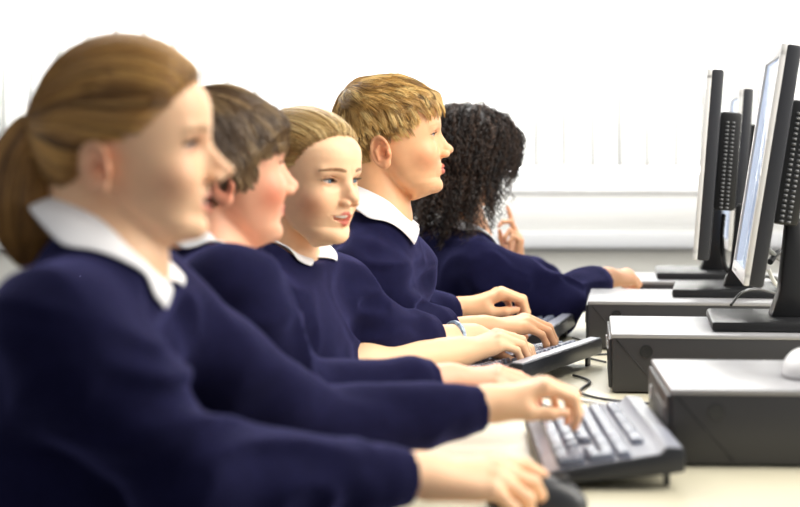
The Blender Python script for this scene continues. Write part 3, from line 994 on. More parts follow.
M['wall_low'] = mat('grey_wall_paint', srgb(205, 204, 198), .8, .2, bump=(120, .1, .001))
M['trunk'] = mat('white_trunking', srgb(236, 238, 240), .45, .4)
M['floor'] = mat('blue_grey_carpet', srgb(96, 98, 108), .95, .1, bump=(400, .4, .002), var=(40, .15))
M['frame'] = mat('window_frame_paint', srgb(240, 240, 240), .4)
M['chair'] = mat('blue_chair_plastic', srgb(40, 58, 110), .45)
M['band'] = mat('bracelet_beads', srgb(150, 175, 205), .3, var=(220, .5))
M['tie'] = mat('hair_tie_cloth', srgb(200, 205, 215), .8)
M['white'] = mat('white_plastic', srgb(235, 236, 238), .4)
M['disc'] = mat('disc_badge', srgb(30, 31, 34), .25, .6)
def blind_mat():
    m = bpy.data.materials.new('blind_fabric'); m.use_nodes = True; nt = m.node_tree
    nt.nodes.clear()
    o = nt.nodes.new('ShaderNodeOutputMaterial'); mx = nt.nodes.new('ShaderNodeMixShader'); mx.inputs[0].default_value = .55
    d = nt.nodes.new('ShaderNodeBsdfDiffuse'); d.inputs[0].default_value = srgb(250, 250, 248)
    t = nt.nodes.new('ShaderNodeBsdfTranslucent'); t.inputs[0].default_value = srgb(252, 252, 250)
    nt.links.new(d.outputs[0], mx.inputs[1]); nt.links.new(t.outputs[0], mx.inputs[2]); nt.links.new(mx.outputs[0], o.inputs[0])
    return m
M['blind'] = blind_mat()
def glass_mat():
    m, nt, b = new_mat('window_glass'); inp(b, 'Base Color', (1, 1, 1, 1)); inp(b, 'Roughness', .0); inp(b, 'Transmission Weight', 1.)
    inp(b, 'IOR', 1.02); return m
M['glass'] = glass_mat()

DESK = .72
# ---------------------------------------------------------------- the room
def plane_box(name, c, size, m, kind='structure', bevel=0.):
    b = MB(); b.box((0, 0, 0), size, bevel); o = b.build(name, m); o.location = c
    if kind: o['kind'] = kind
    return o
WY = 6.3
plane_box('floor', (0, 2.6, -.05), (10, 8.4, .1), M['floor'])
# far wall: grey dado below, white panel between trunking and sill, window above
b = MB()
b.box((0, WY + .10, .40), (10, .2, .80), 0)
o = b.build('wall_back', M['wall_low']); o['kind'] = 'structure'
plane_box('wall_panel', (0, WY + .09, .893), (10, .2, .186), M['wall'])
plane_box('wall_header', (0, WY + .10, 2.62), (10, .2, .36), M['wall'])
plane_box('trim_1', (0, WY - .015, .815), (10, .04, .055), M['trunk'], bevel=.006)    # cable trunking
plane_box('trim_2', (0, WY - .005, .984), (10, .03, .012), M['frame'], bevel=.004)   # window sill
# window: frame with panes, then the slatted blind in front
wf = MB()
for z in (1.02, 2.42): wf.box((0, WY + .10, z), (10, .06, .06), .004)
win = wf.build('window_1', M['frame']); win['kind'] = 'structure'
for i in range(9):
    x = -4.8 + i * 1.2
    m_ = MB(); m_.box((x, WY + .10, 1.72), (.06, .06, 1.36), .004); m_.build('mullion', M['frame'], win)
for i in range(8):
    x = -4.2 + i * 1.2
    m_ = MB(); m_.box((x, WY + .10, 1.72), (1.14, .006, 1.34)); m_.build('pane', M['glass'], win)
bl = empty('vertical_blind', (0, WY - .02, 2.40))
tag(bl, 'white vertical slatted blind hanging in front of the bright window', 'blind')
m_ = MB(); m_.box((0, 0, 0), (9.6, .05, .04), .004); m_.build('head_rail', M['white'], bl)
sl = None
for i in range(96):
    x = -4.6 + i * .0965
    if sl is None:
        n = 7; vs = []
        for j in range(n):
            u = (j / (n - 1) - .5); 
            for z in (-.02, -1.335): vs.append((u * .116, .010 * (1 - (2 * u) ** 2), z))
        q = [(2 * j, 2 * j + 1, 2 * j + 3, 2 * j + 2) for j in range(n - 1)]
        sl = link('slat', np_mesh('slat', vs, q), M['blind'], bl)
        md = sl.modifiers.new('thick', 'SOLIDIFY'); md.thickness = .0006
        o = sl
    else:
        o = sl.copy(); COL.objects.link(o)
    o.location = (x, 0, 0); o.rotation_euler = (rng.normal(0, .002), rng.normal(0, .0025), math.radians(7 + rng.normal(0, 2.5)))

# ---------------------------------------------------------------- the long desk
def desk():
    t = empty('desk', (.5, 3.4, 0))
    tag(t, 'long cream desk carrying the keyboards and the computers', 'desk')
    e0, e1 = V(-.165, 1.94), V(.245, 5.1)          # the side where the children sit
    out = [(e0[0], e0[1]), (1.25, 1.94), (1.25, 5.1), (.33, 5.1), (.28, 4.1), (.035, 3.45)]
    bm = bmesh.new()
    a = [bm.verts.new((x - .5, y - 3.4, DESK)) for x, y in out]; f = bm.faces.new(a)
    r = bmesh.ops.extrude_face_region(bm, geom=[f])
    for v in r['geom']:
        if isinstance(v, bmesh.types.BMVert): v.co.z -= .028
    bmesh.ops.recalc_face_normals(bm, faces=bm.faces)
    bmesh.ops.bevel(bm, geom=list(bm.edges), offset=.003, segments=2, affect='EDGES')
    me = bpy.data.meshes.new('desktop'); bm.to_mesh(me); bm.free()
    link('desktop', me, M['desk'], t, smooth=False)
    for x, y in ((.05, 2.02), (1.18, 2.02), (1.18, 5.0), (.36, 5.0), (1.18, 3.5), (.38, 3.5)):
        m_ = MB(); m_.box((x - .5, y - 3.4, (DESK - .028) / 2), (.04, .04, DESK - .028), .004); m_.build('leg', M['steel'], t)
desk()

# ---------------------------------------------------------------- computers
def computer(x, y, rz, label, w=.40, dd=.33, hgt=.10):
    "flat desktop case; x, y is its corner nearest the camera and the children"
    t = empty('desktop_computer', (x, y, DESK), rz)
    tag(t, label, 'computer', 'flat computer cases along the desk')
    m_ = MB(); m_.box((w / 2, dd / 2, .0025 + hgt / 2 - .004), (w, dd, hgt - .008), .004); m_.build('case', M['case'], t)
    m_ = MB(); m_.box((w / 2, dd / 2, hgt - .004), (w + .002, dd + .002, .008), .003); m_.build('lid', M['case_top'], t)
    m_ = MB(); m_.tube([(.057, -.0022, hgt - .029), (.057, .002, hgt - .029)], .0105, 28); m_.build('badge', M['disc'], t)
    # crease running down from the top corner
    m_ = MB(); m_.tube([(.008, -.0004, hgt - .010), (.080, -.0004, .006)], .0009, 6); m_.build('crease', M['black'], t)
    m_ = MB(); m_.box((-.002, dd / 2, hgt * .5), (.006, dd * .96, hgt * .82), .002); f = m_.build('front_panel', M['dark'], t)
    m_ = MB(); m_.box((-.0055, dd * .32, hgt * .62), (.003, .148, .02), .001); m_.build('disc_drive', M['black'], f)
    m_ = MB(); m_.box((-.0055, dd * .8, hgt * .6), (.004, .022, .022), .002); m_.build('power_button', M['silver'], f)
    for px_, py_ in ((.03, .03), (w - .03, .03), (.03, dd - .03), (w - .03, dd - .03)):
        m_ = MB(); m_.tube([(px_, py_, 0), (px_, py_, .004)], .009, 12); m_.build('foot', M['black'], t)
    return t
computer(.348, 2.33, math.radians(-3.5), 'charcoal flat computer case nearest the camera, nothing standing on its visible top')
computer(.353, 3.03, math.radians(-6), 'charcoal flat computer case under the largest, nearest monitor')
computer(.382, 3.69, math.radians(-7), 'charcoal flat computer case under the fully visible monitor with rear vents')
computer(.556, 4.25, math.radians(-6), 'charcoal flat computer case beyond the others, beside the furthest hand', w=.38, dd=.30)

def monitor(x, y, z, rz, tilt, label, W=.37, Hh=.385, lift=.066, hx=.0):
    "base centre x, y on z; the screen faces -x"
    t = empty('monitor', (x, y, z), rz)
    tag(t, label, 'monitor', 'flat monitors on the computer cases')
    m_ = MB()
    m_.box((.0, 0, .009), (.23, .26, .018), .006, rot=None); m_.build('foot_plate', M['black'], t)
    m_ = MB(); m_.prism([(-.012, .016), (.055, .016), (.050, .06), (.040, .19), (.018, .19), (.004, .06)], -.035, .035, .005); m_.build('neck', M['black'], t)
    R = Matrix.Rotation(math.radians(tilt), 3, 'Y')
    zc = lift + Hh / 2
    T = Matrix.Translation((hx, 0, zc)) @ R.to_4x4()
    def P(m_, n, mt, par=t):
        m_.xform(T); return m_.build(n, mt, par)
    m_ = MB(); m_.box((.006, 0, 0), (.026, W, Hh), .006); pn = P(m_, 'panel', M['dark'])
    m_ = MB()
    bz = .022
    for c, s in (((-.010, 0, Hh / 2 - bz / 2), (.010, W, bz)), ((-.010, 0, -Hh / 2 + bz / 2), (.010, W, bz)),
                 ((-.010, W / 2 - bz / 2, 0), (.010, bz, Hh - bz)), ((-.010, -W / 2 + bz / 2, 0), (.010, bz, Hh - bz))):
        m_.box(c, s, .0025)
    P(m_, 'bezel', M['silver'])
    m_ = MB(); m_.box((-.0085, 0, 0), (.004, W - 2 * bz + .004, Hh - 2 * bz + .004)); P(m_, 'screen', M['screen'])
    m_ = MB(); m_.box((.040, 0, .01), (.046, W * .72, Hh * .52), .008); P(m_, 'rear_housing', M['black'])
    m_ = MB()
    for i in range(22):
        zz = -Hh * .22 + i * Hh * .45 / 21
        for xx in (.034, .046): m_.box((xx, -W * .36 - .0008, zz), (.007, .003, .0042))
    P(m_, 'vent', M['vent'])
    for i in range(4):
        m_ = MB(); m_.box((-.0155, W / 2 - .05 - i * .022, -Hh / 2 + .010), (.003, .011, .005), .001); P(m_, 'button', M['silver'])
    return t
def on(o, x, y, z): return None
monitor(.655, 3.17, .82, math.radians(-7.5), 9, 'black monitor with silver bezel nearest the camera, cut by the right edge', Hh=.405, hx=-.020, lift=.078)
monitor(.70, 3.88, .82, math.radians(-10), 4.5, 'black monitor seen edge-on with rear vents, on the middle computer case', hx=-.042, lift=.080, Hh=.392)
monitor(.735, 4.40, .82, math.radians(-7), 4.2, 'black monitor mostly hidden, its upper edge showing behind the edge-on one', hx=.075, lift=.07, Hh=.38)

# ---------------------------------------------------------------- cables
def cable(name, pts, r, label, mt='black'):
    pts = [Vector(p) for p in pts]
    out = []
    for i in range(len(pts) - 1):
        p0 = pts[max(i - 1, 0)]; p1 = pts[i]; p2 = pts[i + 1]; p3 = pts[min(i + 2, len(pts) - 1)]
        for k in range(8):
            t = k / 8
            out.append(.5 * ((2 * p1) + (-p0 + p2) * t + (2 * p0 - 5 * p1 + 4 * p2 - p3) * t * t + (-p0 + 3 * p1 - 3 * p2 + p3) * t ** 3))
    out.append(pts[-1])
    m_ = MB(); m_.tube(out, r, 8); o = m_.build(name, M[mt]); tag(o, label, 'cable', 'cables behind the monitors'); return o
P3 = lambda *a: Vector(pt(*a))
cable('monitor_cable', [P3(724, 215, 3.95), P3(722, 240, 3.9), P3(726, 268, 3.86), P3(742, 281, 3.86), P3(766, 276, 3.95), P3(790, 285, 4.1)], .0045,
      'black cable looping down from the edge-on monitor behind its neck')
cable('monitor_cable', [P3(731, 305, 3.40), P3(741, 293, 3.45), P3(756, 289, 3.55), P3(775, 293, 3.7)], .0028,
      'thin black cable lying over the middle computer case')
cable('monitor_cable', [P3(770, 262, 3.35), P3(780, 252, 3.4), P3(792, 262, 3.5), P3(798, 285, 3.5), P3(793, 305, 3.42), P3(796, 309, 3.4)], .006,
      'thick black cable hanging in a loop behind the nearest monitor')
cable('monitor_cable', [P3(765, 247, 3.3), P3(785, 262, 3.45), P3(806, 268, 3.6), P3(830, 280, 3.8)], .005,
      'grey cable running to the right from the nearest monitor', 'steel')
cable('monitor_cable', [P3(768, 268, 3.3), P3(776, 284, 3.36), P3(790, 292, 3.45), P3(812, 288, 3.55)], .004,
      'pale cable sagging low behind the nearest monitor', 'silver')

# ---------------------------------------------------------------- keyboards
KEYW = .0178
def keyboard(x, y, rz, label):
    """x, y = the back corner nearest the camera. local: +y to the far end (the left of the keys), -x towards the child"""
    t = empty('keyboard', (x, y, DESK), rz)
    tag(t, label, 'keyboard', 'black keyboards along the desk')
    D, Ln = .168, .455
    slope = math.atan2(.020, D)
    m_ = MB()
    m_.prism([(0, .022), (0, .050), (-.022, .051), (-.03, .043), (-D + .01, .022), (-D, .017), (-D, .006), (-.02, .019)], 0, Ln, .003)
    m_.build('body', M['kbody'], t)
    m_ = MB(); m_.prism([(-.003, .0495), (-.003, .0512), (-.022, .0522), (-.031, .0436), (-D + .010, .0230), (-D + .002, .0178), (-D + .003, .0165), (-.03, .042), (-.02, .050)], .003, Ln - .003, .0)
    m_.build('deck', M['deck'], t)
    for yy in (.035, Ln - .035):
        m_ = MB(); m_.box((-.018, yy, .011), (.006, .02, .022), .002); m_.build('foot', M['black'], t)
        m_ = MB(); m_.box((-D + .012, yy, .004), (.012, .02, .008), .002); m_.build('foot', M['black'], t)
    m_ = MB(); m_.box((0, 0, 0), (KEYW * .93, KEYW * .93, .009), .0018, taper=(.78, .82)); k0 = m_.build('key', M['key'], t)
    used = [False]; cnt = [0]; extra = MB()
    z0 = lambda xx: .0255 + (xx + D) * (.021 / D) + .0035
    def key(u, row, w=1., hgt=1., gap=0.):
        "u from the near end in key units"
        xx = -D + .024 + (row + (hgt - 1) / 2) * KEYW * 1.02 + gap
        yy = .012 + (u + w / 2) * KEYW
        if cnt[0] >= 100:
            extra.box((xx, yy, z0(xx)), (KEYW * hgt * .93, KEYW * w * .95, .009), .0015, taper=(.78, .85), rot=Matrix.Rotation(-slope, 3, 'Y')); return
        if used[0]:
            o = k0.copy(); COL.objects.link(o)
        else: o = k0; used[0] = True
        cnt[0] += 1
        o.location = (xx, yy, z0(xx)); o.scale = (hgt, w, 1); o.rotation_euler = (0, -slope, 0)
    g = .0
    # number pad (near end)
    key(0, 0, 1, 2); key(0, 2, 1, 2); key(0, 4)
    key(1, 0); key(2, 0, 2)
    for r in (1, 2, 3):
        for u in (1, 2, 3): key(u, r)
    for u in (1, 2, 3): key(u, 4)
    # arrows and the block above them
    for u in (4.4, 5.4, 6.4): key(u, 0)
    key(5.4, 1)
    for r in (3, 4):
        for u in (4.4, 5.4, 6.4): key(u, r)
    for u in (4.4, 5.4, 6.4): key(u, 5, gap=.006)
    # letters, from the near (right) end to the far end
    rows = [[1.5, 1.25, 1.25, 6, 1.25, 1.25, 2.5], [2.75] + [1] * 10 + [2.25], [2.25] + [1] * 11 + [1.75], [1.5] + [1] * 12 + [1.5], [2] + [1] * 13]
    for r, ws in enumerate(rows):
        u = 7.8
        for w in ws: key(u, r, w); u += w
    for i in range(12): key(7.8 + i * 1.15 + (i // 4) * .4, 5, gap=.006)
    key(7.8 + 14, 5, gap=.006)
    if len(extra.bm.verts):
        o = extra.build('key_rows', M['key'], t); o['kind'] = 'stuff'
    else: extra.bm.free()
    return t
keyboard(.340, 2.165, math.radians(-1.0), 'black keyboard nearest the camera, in front of the nearest computer case')
keyboard(.205, 3.02, math.radians(-23), 'black keyboard tilted on its feet in the middle of the row')
keyboard(.283, 3.54, math.radians(-13), 'black keyboard furthest away, seen end-on past the typing fingers')

def mouse(x, y, rz, label, z=DESK, mt=None):
    t = empty('computer_mouse', (x, y, z), rz); tag(t, label, 'mouse')
    def f(P):
        u, v, w = P.T
        d = ell(u, v, w, (0, 0, .004), (.058, .031, .034))
        return np.maximum(d, .0012 - w)
    vs, q = polygonize(f, (-.07, -.05, -.01), (.07, .05, .05), .0025)
    bd = link('body', np_mesh('body', vs, q), mt or M['kbody'], t)
    m_ = MB(); m_.tube([(.03, -.004, .030), (.03, .004, .030)], .008, 14); m_.build('scroll_wheel', M['black'], t)
mouse(.155, 2.060, math.radians(-12), 'dark computer mouse under the nearest right hand')
wm = mouse(.548, 2.46, math.radians(80), 'pale rounded mouse on the nearest computer case, cut by the right edge', .82, M['white'])
cable('keyboard_cable', [V(.31, 3.25, .7235), V(.33, 3.16, .7235), V(.30, 3.02, .7235), V(.345, 2.92, .7235), V(.45, 2.86, .7235)], .0024,
      'thin black cable curling on the desk behind the middle keyboard')
cable('keyboard_cable', [V(.33, 2.86, .7235), V(.27, 2.95, .7235), V(.22, 2.97, .7235), V(.25, 2.83, .7235), V(.40, 2.78, .7235)], .0028,
      'pale cable looped on the desk between the two nearest computer cases', 'silver')
cable('keyboard_cable', [V(.37, 3.90, .7235), V(.43, 3.62, .7235), V(.36, 3.56, .7235), V(.39, 3.45, .7235)], .0022,
      'thin dark cable on the desk beside the case under the edge-on monitor')
# ---------------------------------------------------------------- the children
DEV = '12345'
def legs(pel, fw, kx=.36):
    lf = np.cross(V(0, 0, 1), fw); f = V(fw[0], fw[1], 0)
    hips = [pel + lf * s * .075 + V(0, 0, -.005) + f * .02 for s in (-1, 1)]
    knees = [h_ + f * kx + lf * s * .03 + V(0, 0, -.02) for h_, s in zip(hips, (-1, 1))]
    ank = [V(k[0], k[1], .085) + f * .02 for k in knees]
    toe = [a + f * .13 + V(0, 0, -.05) for a in ank]
    return dict(hips=hips, knees=knees, ankles=ank, toes=toe)
def chair(x, y, rz, label):
    t = empty('classroom_chair', (x, y, 0), rz); tag(t, label, 'chair', 'chairs along the desk')
    m_ = MB(); m_.box((0, 0, .405), (.38, .33, .016), .006); m_.build('seat', M['chair'], t)
    m_ = MB(); m_.box((-.215, 0, .66), (.014, .32, .20), .006); m_.build('backrest', M['chair'], t)
    for sx, sy in ((1, 1), (1, -1), (-1, 1), (-1, -1)):
        m_ = MB()
        if sx > 0: m_.tube([(.16, .14 * sy, .398), (.19, .155 * sy, 0)], .011, 10)
        else: m_.tube([(-.22, .14 * sy, .74), (-.215, .145 * sy, .56), (-.19, .15 * sy, .40), (-.21, .155 * sy, 0)], .011, 10)
        m_.build('leg', M['steel'], t)
def fwd(deg): return V(math.cos(math.radians(deg)), math.sin(math.radians(deg)), 0)
def finish(body, base):
    b = Vector(base); me = body.data
    me.transform(Matrix.Translation(-b)); body.location = b
    for c in body.children: c.matrix_parent_inverse = Matrix.Translation(-b)
GRP = None

def kid1():
    fw = fwd(6); pel = V(-.43, 1.97, .505)
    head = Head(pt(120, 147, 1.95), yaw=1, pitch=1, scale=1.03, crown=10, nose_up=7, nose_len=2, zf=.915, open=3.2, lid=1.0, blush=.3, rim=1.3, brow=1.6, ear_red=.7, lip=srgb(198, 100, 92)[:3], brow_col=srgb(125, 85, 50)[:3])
    P = dict(head=head, fw=fw, pelvis=pel, chest=V(-.365, 1.95, .83), neck=pt(111, 246, 1.95), tone=srgb(243, 197, 158)[:3], h=.0036, hj=.0055,
             seed=11, lash_k=2.8, iris=srgb(60, 70, 80)[:3], look=(4, -6), collar=dict(tilt=44, r=.052, back=.056, point=.064),
             arms=[dict(right=True, sh=V(-.335, 1.805, .945), el=pt(190, 478, 1.84), cuff=pt(408, 477, 1.965), wr=pt(420, 474, 1.98), f=V(1, .22, -.06), u=V(.1, -.4, 1), S=1.1,
                        jr=(.060, .049, .034), hand=dict(curls=[(12, 20, 12), (24, 32, 18), (32, 42, 24), (38, 48, 28)], splay=9, thumb=(.85, .45, -.35))),
                   dict(right=False, sh=V(-.300, 2.09, .945), el=pt(300, 432, 2.17), cuff=pt(482, 408, 2.25), wr=pt(489, 404, 2.27), f=V(1, .15, .34), u=V(-.3, -.15, 1), S=.92,
                        jr=(.060, .046, .031), hand=dict(curl=(42, 52, 25), thumb=(.9, .4, -.4)))],
             label='child nearest the camera, brown hair in a ponytail, navy jumper, hand on a mouse', **legs(pel, fw))
    b = build_person(P)
    cols = (srgb(166, 120, 64)[:3], srgb(80, 54, 28)[:3], srgb(236, 190, 112)[:3])
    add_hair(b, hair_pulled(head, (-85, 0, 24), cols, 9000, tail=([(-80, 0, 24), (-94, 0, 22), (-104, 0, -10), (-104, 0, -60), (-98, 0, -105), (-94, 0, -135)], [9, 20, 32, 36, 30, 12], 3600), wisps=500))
    m_ = MB(); ring = [(-90 , 13 * math.cos(a), 24 + 13 * math.sin(a)) for a in np.linspace(0, 2 * math.pi, 20)]
    m_.tube([Vector(head.wor(np.array(q))) for q in ring], .005, 8, caps=False); m_.build('hair_tie', M['tie'], b)
    finish(b, (-.43, 1.97, 0)); chair(-.45, 1.97, math.radians(6), 'blue plastic chair under the child nearest the camera')
def kid2():
    fw = fwd(8); pel = V(-.38, 2.47, .505)
    head = Head(pt(214, 166, 2.45), yaw=24, pitch=2, scale=1.04, zf=.96, fat=3, nose_up=4, blush=.85, lid=.7, brow=.5, ear_red=.9, lip=srgb(200, 95, 90)[:3], brow_col=srgb(95, 65, 40)[:3])
    P = dict(head=head, fw=fw, pelvis=pel, chest=V(-.305, 2.45, .83), neck=pt(207, 248, 2.45), tone=srgb(238, 178, 146)[:3], h=.004, hj=.0055,
             seed=21, iris=srgb(90, 90, 80)[:3], collar=dict(tilt=34, r=.058, back=.042, point=.06),
             arms=[dict(right=True, sh=pt(228, 300, 2.31), el=pt(285, 402, 2.37), cuff=pt(432, 384, 2.49), wr=pt(448, 380, 2.52), f=V(1, .12, .06), u=V(0, -.3, 1), S=.92,
                        jr=(.062, .052, .037), hand=dict(curl=(24, 30, 20))),
                   dict(right=False, sh=pt(210, 298, 2.60), el=V(-.24, 2.66, .72), cuff=V(-.06, 2.60, .64), wr=V(-.04, 2.595, .635), f=V(1, -.1, -.1), u=V(0, 0, 1), S=.9)],
             label='child second from the camera, brown bobbed hair, flushed cheek, navy jumper', **legs(pel, fw))
    b = build_person(P)
    H = hline([-70, -55, -45, -30, -20, -8, 0, 10, 22, 30, 38, 44, 50], [-60, -20, -5, 14, 22, 26, 32, 42, 56, 66, 78, 90, 200])
    Wh = np.array([-55, 0, 92.])
    def dirf(L, t):
        d = L - Wh; d /= np.linalg.norm(d, axis=1, keepdims=True) + 1
        fr = sstep(-10, 50, L[:, 0])
        return d * .9 + np.array([.08, 0, -.8]) * (.4 + t) + np.stack([fr * .25, fr * 0, -fr * .2], 1)
    cols = (srgb(104, 78, 50)[:3], srgb(62, 45, 30)[:3], srgb(186, 158, 116)[:3])
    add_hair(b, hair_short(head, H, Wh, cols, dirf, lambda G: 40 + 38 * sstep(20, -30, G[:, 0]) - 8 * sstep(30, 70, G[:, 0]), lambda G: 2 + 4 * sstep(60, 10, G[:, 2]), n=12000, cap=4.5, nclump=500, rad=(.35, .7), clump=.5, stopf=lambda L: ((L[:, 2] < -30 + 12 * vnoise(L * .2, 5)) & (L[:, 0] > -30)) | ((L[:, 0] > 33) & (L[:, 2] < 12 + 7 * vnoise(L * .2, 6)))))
    finish(b, (-.38, 2.47, 0)); chair(-.40, 2.47, math.radians(8), 'blue plastic chair under the child second from the camera')
def kid3():
    fw = fwd(4); pel = V(-.27, 2.93, .505)
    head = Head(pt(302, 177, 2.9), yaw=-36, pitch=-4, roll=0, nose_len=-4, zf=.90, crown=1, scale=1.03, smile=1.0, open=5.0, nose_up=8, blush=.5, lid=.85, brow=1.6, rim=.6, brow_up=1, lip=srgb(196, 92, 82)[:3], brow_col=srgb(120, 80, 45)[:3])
    P = dict(head=head, fw=fw, pelvis=pel, chest=V(-.215, 2.92, .82), neck=pt(279, 237, 2.93), tone=srgb(243, 199, 160)[:3], h=.0034, hj=.005, refine=True,
             seed=31, iris=srgb(110, 135, 150)[:3], look=(12, -2), collar=dict(tilt=40, r=.050, back=.054, point=.080, flare=.50, yaw=-28),
             arms=[dict(right=True, sh=pt(258, 316, 2.80), el=pt(322, 372, 2.93), cuff=pt(340, 371, 2.955), wr=pt(458, 352, 3.10), f=V(1, .25, .30), u=V(-.3, -.35, 1), S=1.0,
                        thin=.9, jr=(.062, .054, .048), hand=dict(curl=(34, 44, 22), splay=7, thumb=(.9, .45, -.45))),
                   dict(right=False, sh=pt(331, 298, 3.04), el=pt(374, 348, 3.06), cuff=pt(432, 338, 3.14), wr=pt(472, 338, 3.19), f=V(1, .12, -.02), u=V(0, 0, 1), S=.86,
                        thin=.88, jr=(.062, .054, .044), hand=dict(curl=(30, 40, 25)))],
             label='smiling child with fair hair pulled back, third from the camera, wrist with a bracelet', **legs(pel, fw))
    b = build_person(P)
    cols = (srgb(190, 154, 94)[:3], srgb(112, 82, 44)[:3], srgb(246, 222, 164)[:3])
    add_hair(b, hair_pulled(head, (-84, 0, 10), cols, 9000, tail=([(-86, 0, 10), (-104, 0, 0), (-112, 0, -40), (-104, 0, -90)], [9, 18, 20, 8], 900), wisps=300, up=9))
    A = P['arms'][1]; c = A['cuff'] * .45 + A['wr'] * .55; d = nrm(A['wr'] - A['cuff'])
    s = nrm(np.cross(d, [0, 0, 1])); u = np.cross(s, d)
    m_ = MB(); m_.tube([Vector(c + (s * math.cos(a) * .0275 + u * math.sin(a) * .0255)) for a in np.linspace(0, 2 * math.pi, 25)], .0055, 8, caps=False); m_.build('bracelet', M['band'], b)
    finish(b, (-.27, 2.93, 0)); chair(-.29, 2.93, math.radians(4), 'blue plastic chair under the smiling child')
def kid4():
    fw = fwd(8); pel = V(-.16, 3.30, .505)
    head = Head(pt(386, 139, 3.27), yaw=4, pitch=5, scale=1.06, nose_up=6, nose_len=-3, zf=.92, blush=.5, lid=.75, brow=.35, ear_red=.7, lip=srgb(200, 98, 90)[:3], brow_col=srgb(160, 120, 70)[:3])
    P = dict(head=head, fw=fw, pelvis=pel, chest=V(-.085, 3.28, .84), neck=pt(378, 208, 3.28), tone=srgb(241, 187, 143)[:3], h=.0034, hj=.005, refine=True,
             seed=41, iris=srgb(90, 125, 150)[:3], look=(0, -8), collar=dict(tilt=37, r=.053, back=.058, point=.060),
             arms=[dict(right=True, sh=pt(366, 282, 3.17), el=pt(388, 340, 3.20), cuff=pt(448, 329, 3.28), wr=pt(484, 329, 3.32), f=V(1, .2, .14), u=V(0, -.2, 1), S=1.05,
                        thin=.85, jr=(.064, .056, .043), hand=dict(curl=(32, 38, 22), splay=7)),
                   dict(right=False, sh=pt(396, 270, 3.43), el=V(-.10, 3.52, .80), cuff=pt(452, 313, 3.66), wr=pt(460, 309, 3.68), f=V(1, .15, .40), u=V(-.4, -.1, 1), S=1.1,
                        jr=(.062, .052, .042), hand=dict(curl=(42, 52, 22), thumb=(1., .30, -.42), splay=6))],
             label='child in profile with tousled sandy hair, fourth from the camera, navy jumper', **legs(pel, fw))
    b = build_person(P)
    H = hline([-95, -80, -66, -52, -40, -20, -2, 3, 7, 14, 25, 35, 45, 55, 60, 66, 72], [-200, -62, -50, -42, -38, -36, -32, -20, 22, 28, 34, 40, 50, 64, 76, 90, 200])
    Wh = np.array([-55, -8, 85.])
    def dirf(L, t):
        d = L - Wh; d /= np.linalg.norm(d, axis=1, keepdims=True) + 1
        top = sstep(45, 85, L[:, 2])
        side = sstep(60, 20, L[:, 2])
        return d * .7 + np.stack([.75 * top + .25 * side, -.35 * top, -.15 * top - .8 * side], 1) * (.5 + .5 * t) + np.array([0, 0, -.55]) * t * sstep(30, 75, L[:, 0])[:, None]
    cols = (srgb(198, 154, 84)[:3], srgb(80, 55, 28)[:3], srgb(252, 226, 160)[:3])
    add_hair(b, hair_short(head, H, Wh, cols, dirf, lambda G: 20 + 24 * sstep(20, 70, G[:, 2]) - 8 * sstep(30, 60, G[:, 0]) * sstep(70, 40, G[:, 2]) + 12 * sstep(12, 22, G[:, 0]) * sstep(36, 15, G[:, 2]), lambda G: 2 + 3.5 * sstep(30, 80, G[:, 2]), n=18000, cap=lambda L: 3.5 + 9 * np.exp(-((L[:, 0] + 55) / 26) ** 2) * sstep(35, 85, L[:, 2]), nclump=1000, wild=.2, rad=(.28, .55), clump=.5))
    finish(b, (-.16, 3.30, 0)); chair(-.18, 3.30, math.radians(8), 'blue plastic chair under the sandy-haired child')
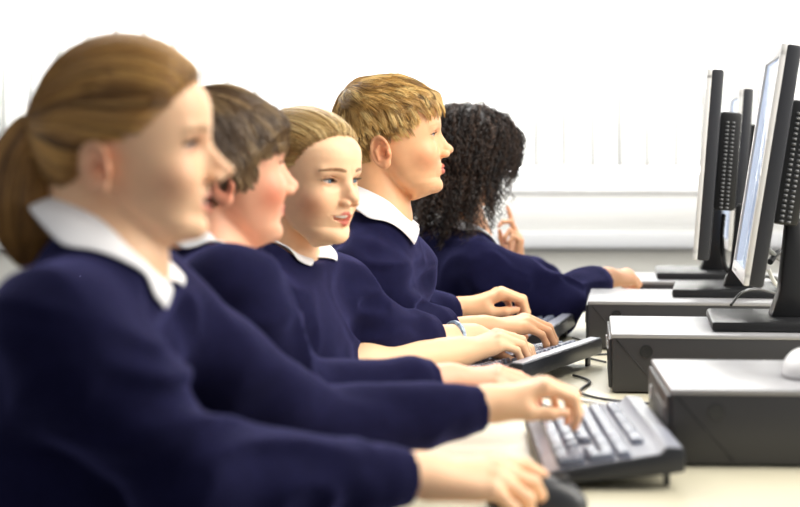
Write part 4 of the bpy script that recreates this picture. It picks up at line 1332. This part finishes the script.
def kid5():
    fw = fwd(30); pel = V(.0, 4.08, .505)
    lf = np.cross(V(0, 0, 1), fw)
    head = Head(pt(466, 155, 4.12), yaw=38, pitch=-10, scale=.98, blush=.3)
    nb = pt(466, 236, 4.12)
    P = dict(head=head, fw=fw, pelvis=pel, chest=V(.085, 4.12, .80), neck=nb, tone=srgb(228, 175, 138)[:3], h=.0045, hj=.006,
             seed=51, collar=dict(tilt=30, r=.055, back=.035, point=.05), size=.98,
             arms=[dict(right=True, sh=pt(482, 272, 3.99), el=pt(556, 306, 4.0), cuff=pt(600, 281, 4.16), wr=pt(607, 277, 4.18), f=V(.9, .5, .02), u=V(-.1, -.6, 1), S=.86,
                        jr=(.062, .052, .040), hand=dict(curl=(40, 80, 50), thumb=(.8, .5, -.5))),
                   dict(right=False, sh=pt(432, 268, 4.25), el=pt(542, 290, 4.48), cuff=pt(520, 268, 4.42), wr=pt(516, 264, 4.41), f=V(.05, -.1, 1), u=V(.9, .5, 0), S=.86,
                        jr=(.062, .050, .042), hand=dict(curls=[(8, 8, 5), (30, 60, 40), (60, 80, 50), (65, 80, 50)], thumb=(.8, .5, -.3)))],
             label='child with long dark curly hair turned away, furthest from the camera', **legs(pel, fw))
    b = build_person(P)
    cols = (srgb(44, 32, 27)[:3], srgb(16, 12, 12)[:3], srgb(84, 62, 48)[:3])
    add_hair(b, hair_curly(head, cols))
    finish(b, (.0, 4.08, 0)); chair(-.02, 4.07, math.radians(30), 'blue plastic chair under the curly-haired child')

for i, k in enumerate((kid1, kid2, kid3, kid4, kid5)):
    if str(i + 1) in DEV:
        k()

# ---------------------------------------------------------------- light and camera
w = bpy.data.worlds.new('world'); scene.world = w; w.use_nodes = True
bg = w.node_tree.nodes['Background']; bg.inputs[0].default_value = (1., .99, .97, 1); bg.inputs[1].default_value = .44
def area(name, loc, to, size, energy, col=(1, 1, 1)):
    l = bpy.data.lights.new(name, 'AREA'); l.shape = 'RECTANGLE'; l.size, l.size_y = size; l.energy = energy; l.color = col
    o = bpy.data.objects.new(name, l); COL.objects.link(o); o.location = loc
    o.rotation_euler = (Vector(to) - Vector(loc)).to_track_quat('-Z', 'Y').to_euler(); return o
area('window_daylight', (0, WY + .6, 1.75), (0, 0, 1.2), (9.6, 1.5), 640)
area('overhead_fill', (2.0, 2.4, 2.6), (.1, 2.9, .9), (1.8, 3.2), 150, (1, .955, .87))  # added fill from upper right, out of view; no ceiling fixture stands here
area('overhead_fill', (-.6, 4.8, 2.7), (.0, 3.4, .9), (3.5, 1.6), 110, (1, .98, .95))  # second added light, unseen, shading the children from above and behind

cam = bpy.data.cameras.new('camera'); co = bpy.data.objects.new('camera', cam); COL.objects.link(co)
co.location = (0, 0, CAMZ); co.rotation_euler = (math.pi / 2, 0, 0)
cam.sensor_width = 36; cam.lens = FPX / 800 * 36; cam.shift_y = -(253.5 - HZ) / 800
cam.dof.use_dof = True; cam.dof.focus_distance = 3.3; cam.dof.aperture_fstop = cam.lens / 1000 / .024
cam.clip_start = .05
scene.camera = co
vs_ = scene.view_settings
vs_.view_transform = 'Standard'; vs_.look = 'None'; vs_.exposure = 0; vs_.gamma = 1; vs_.use_curve_mapping = False
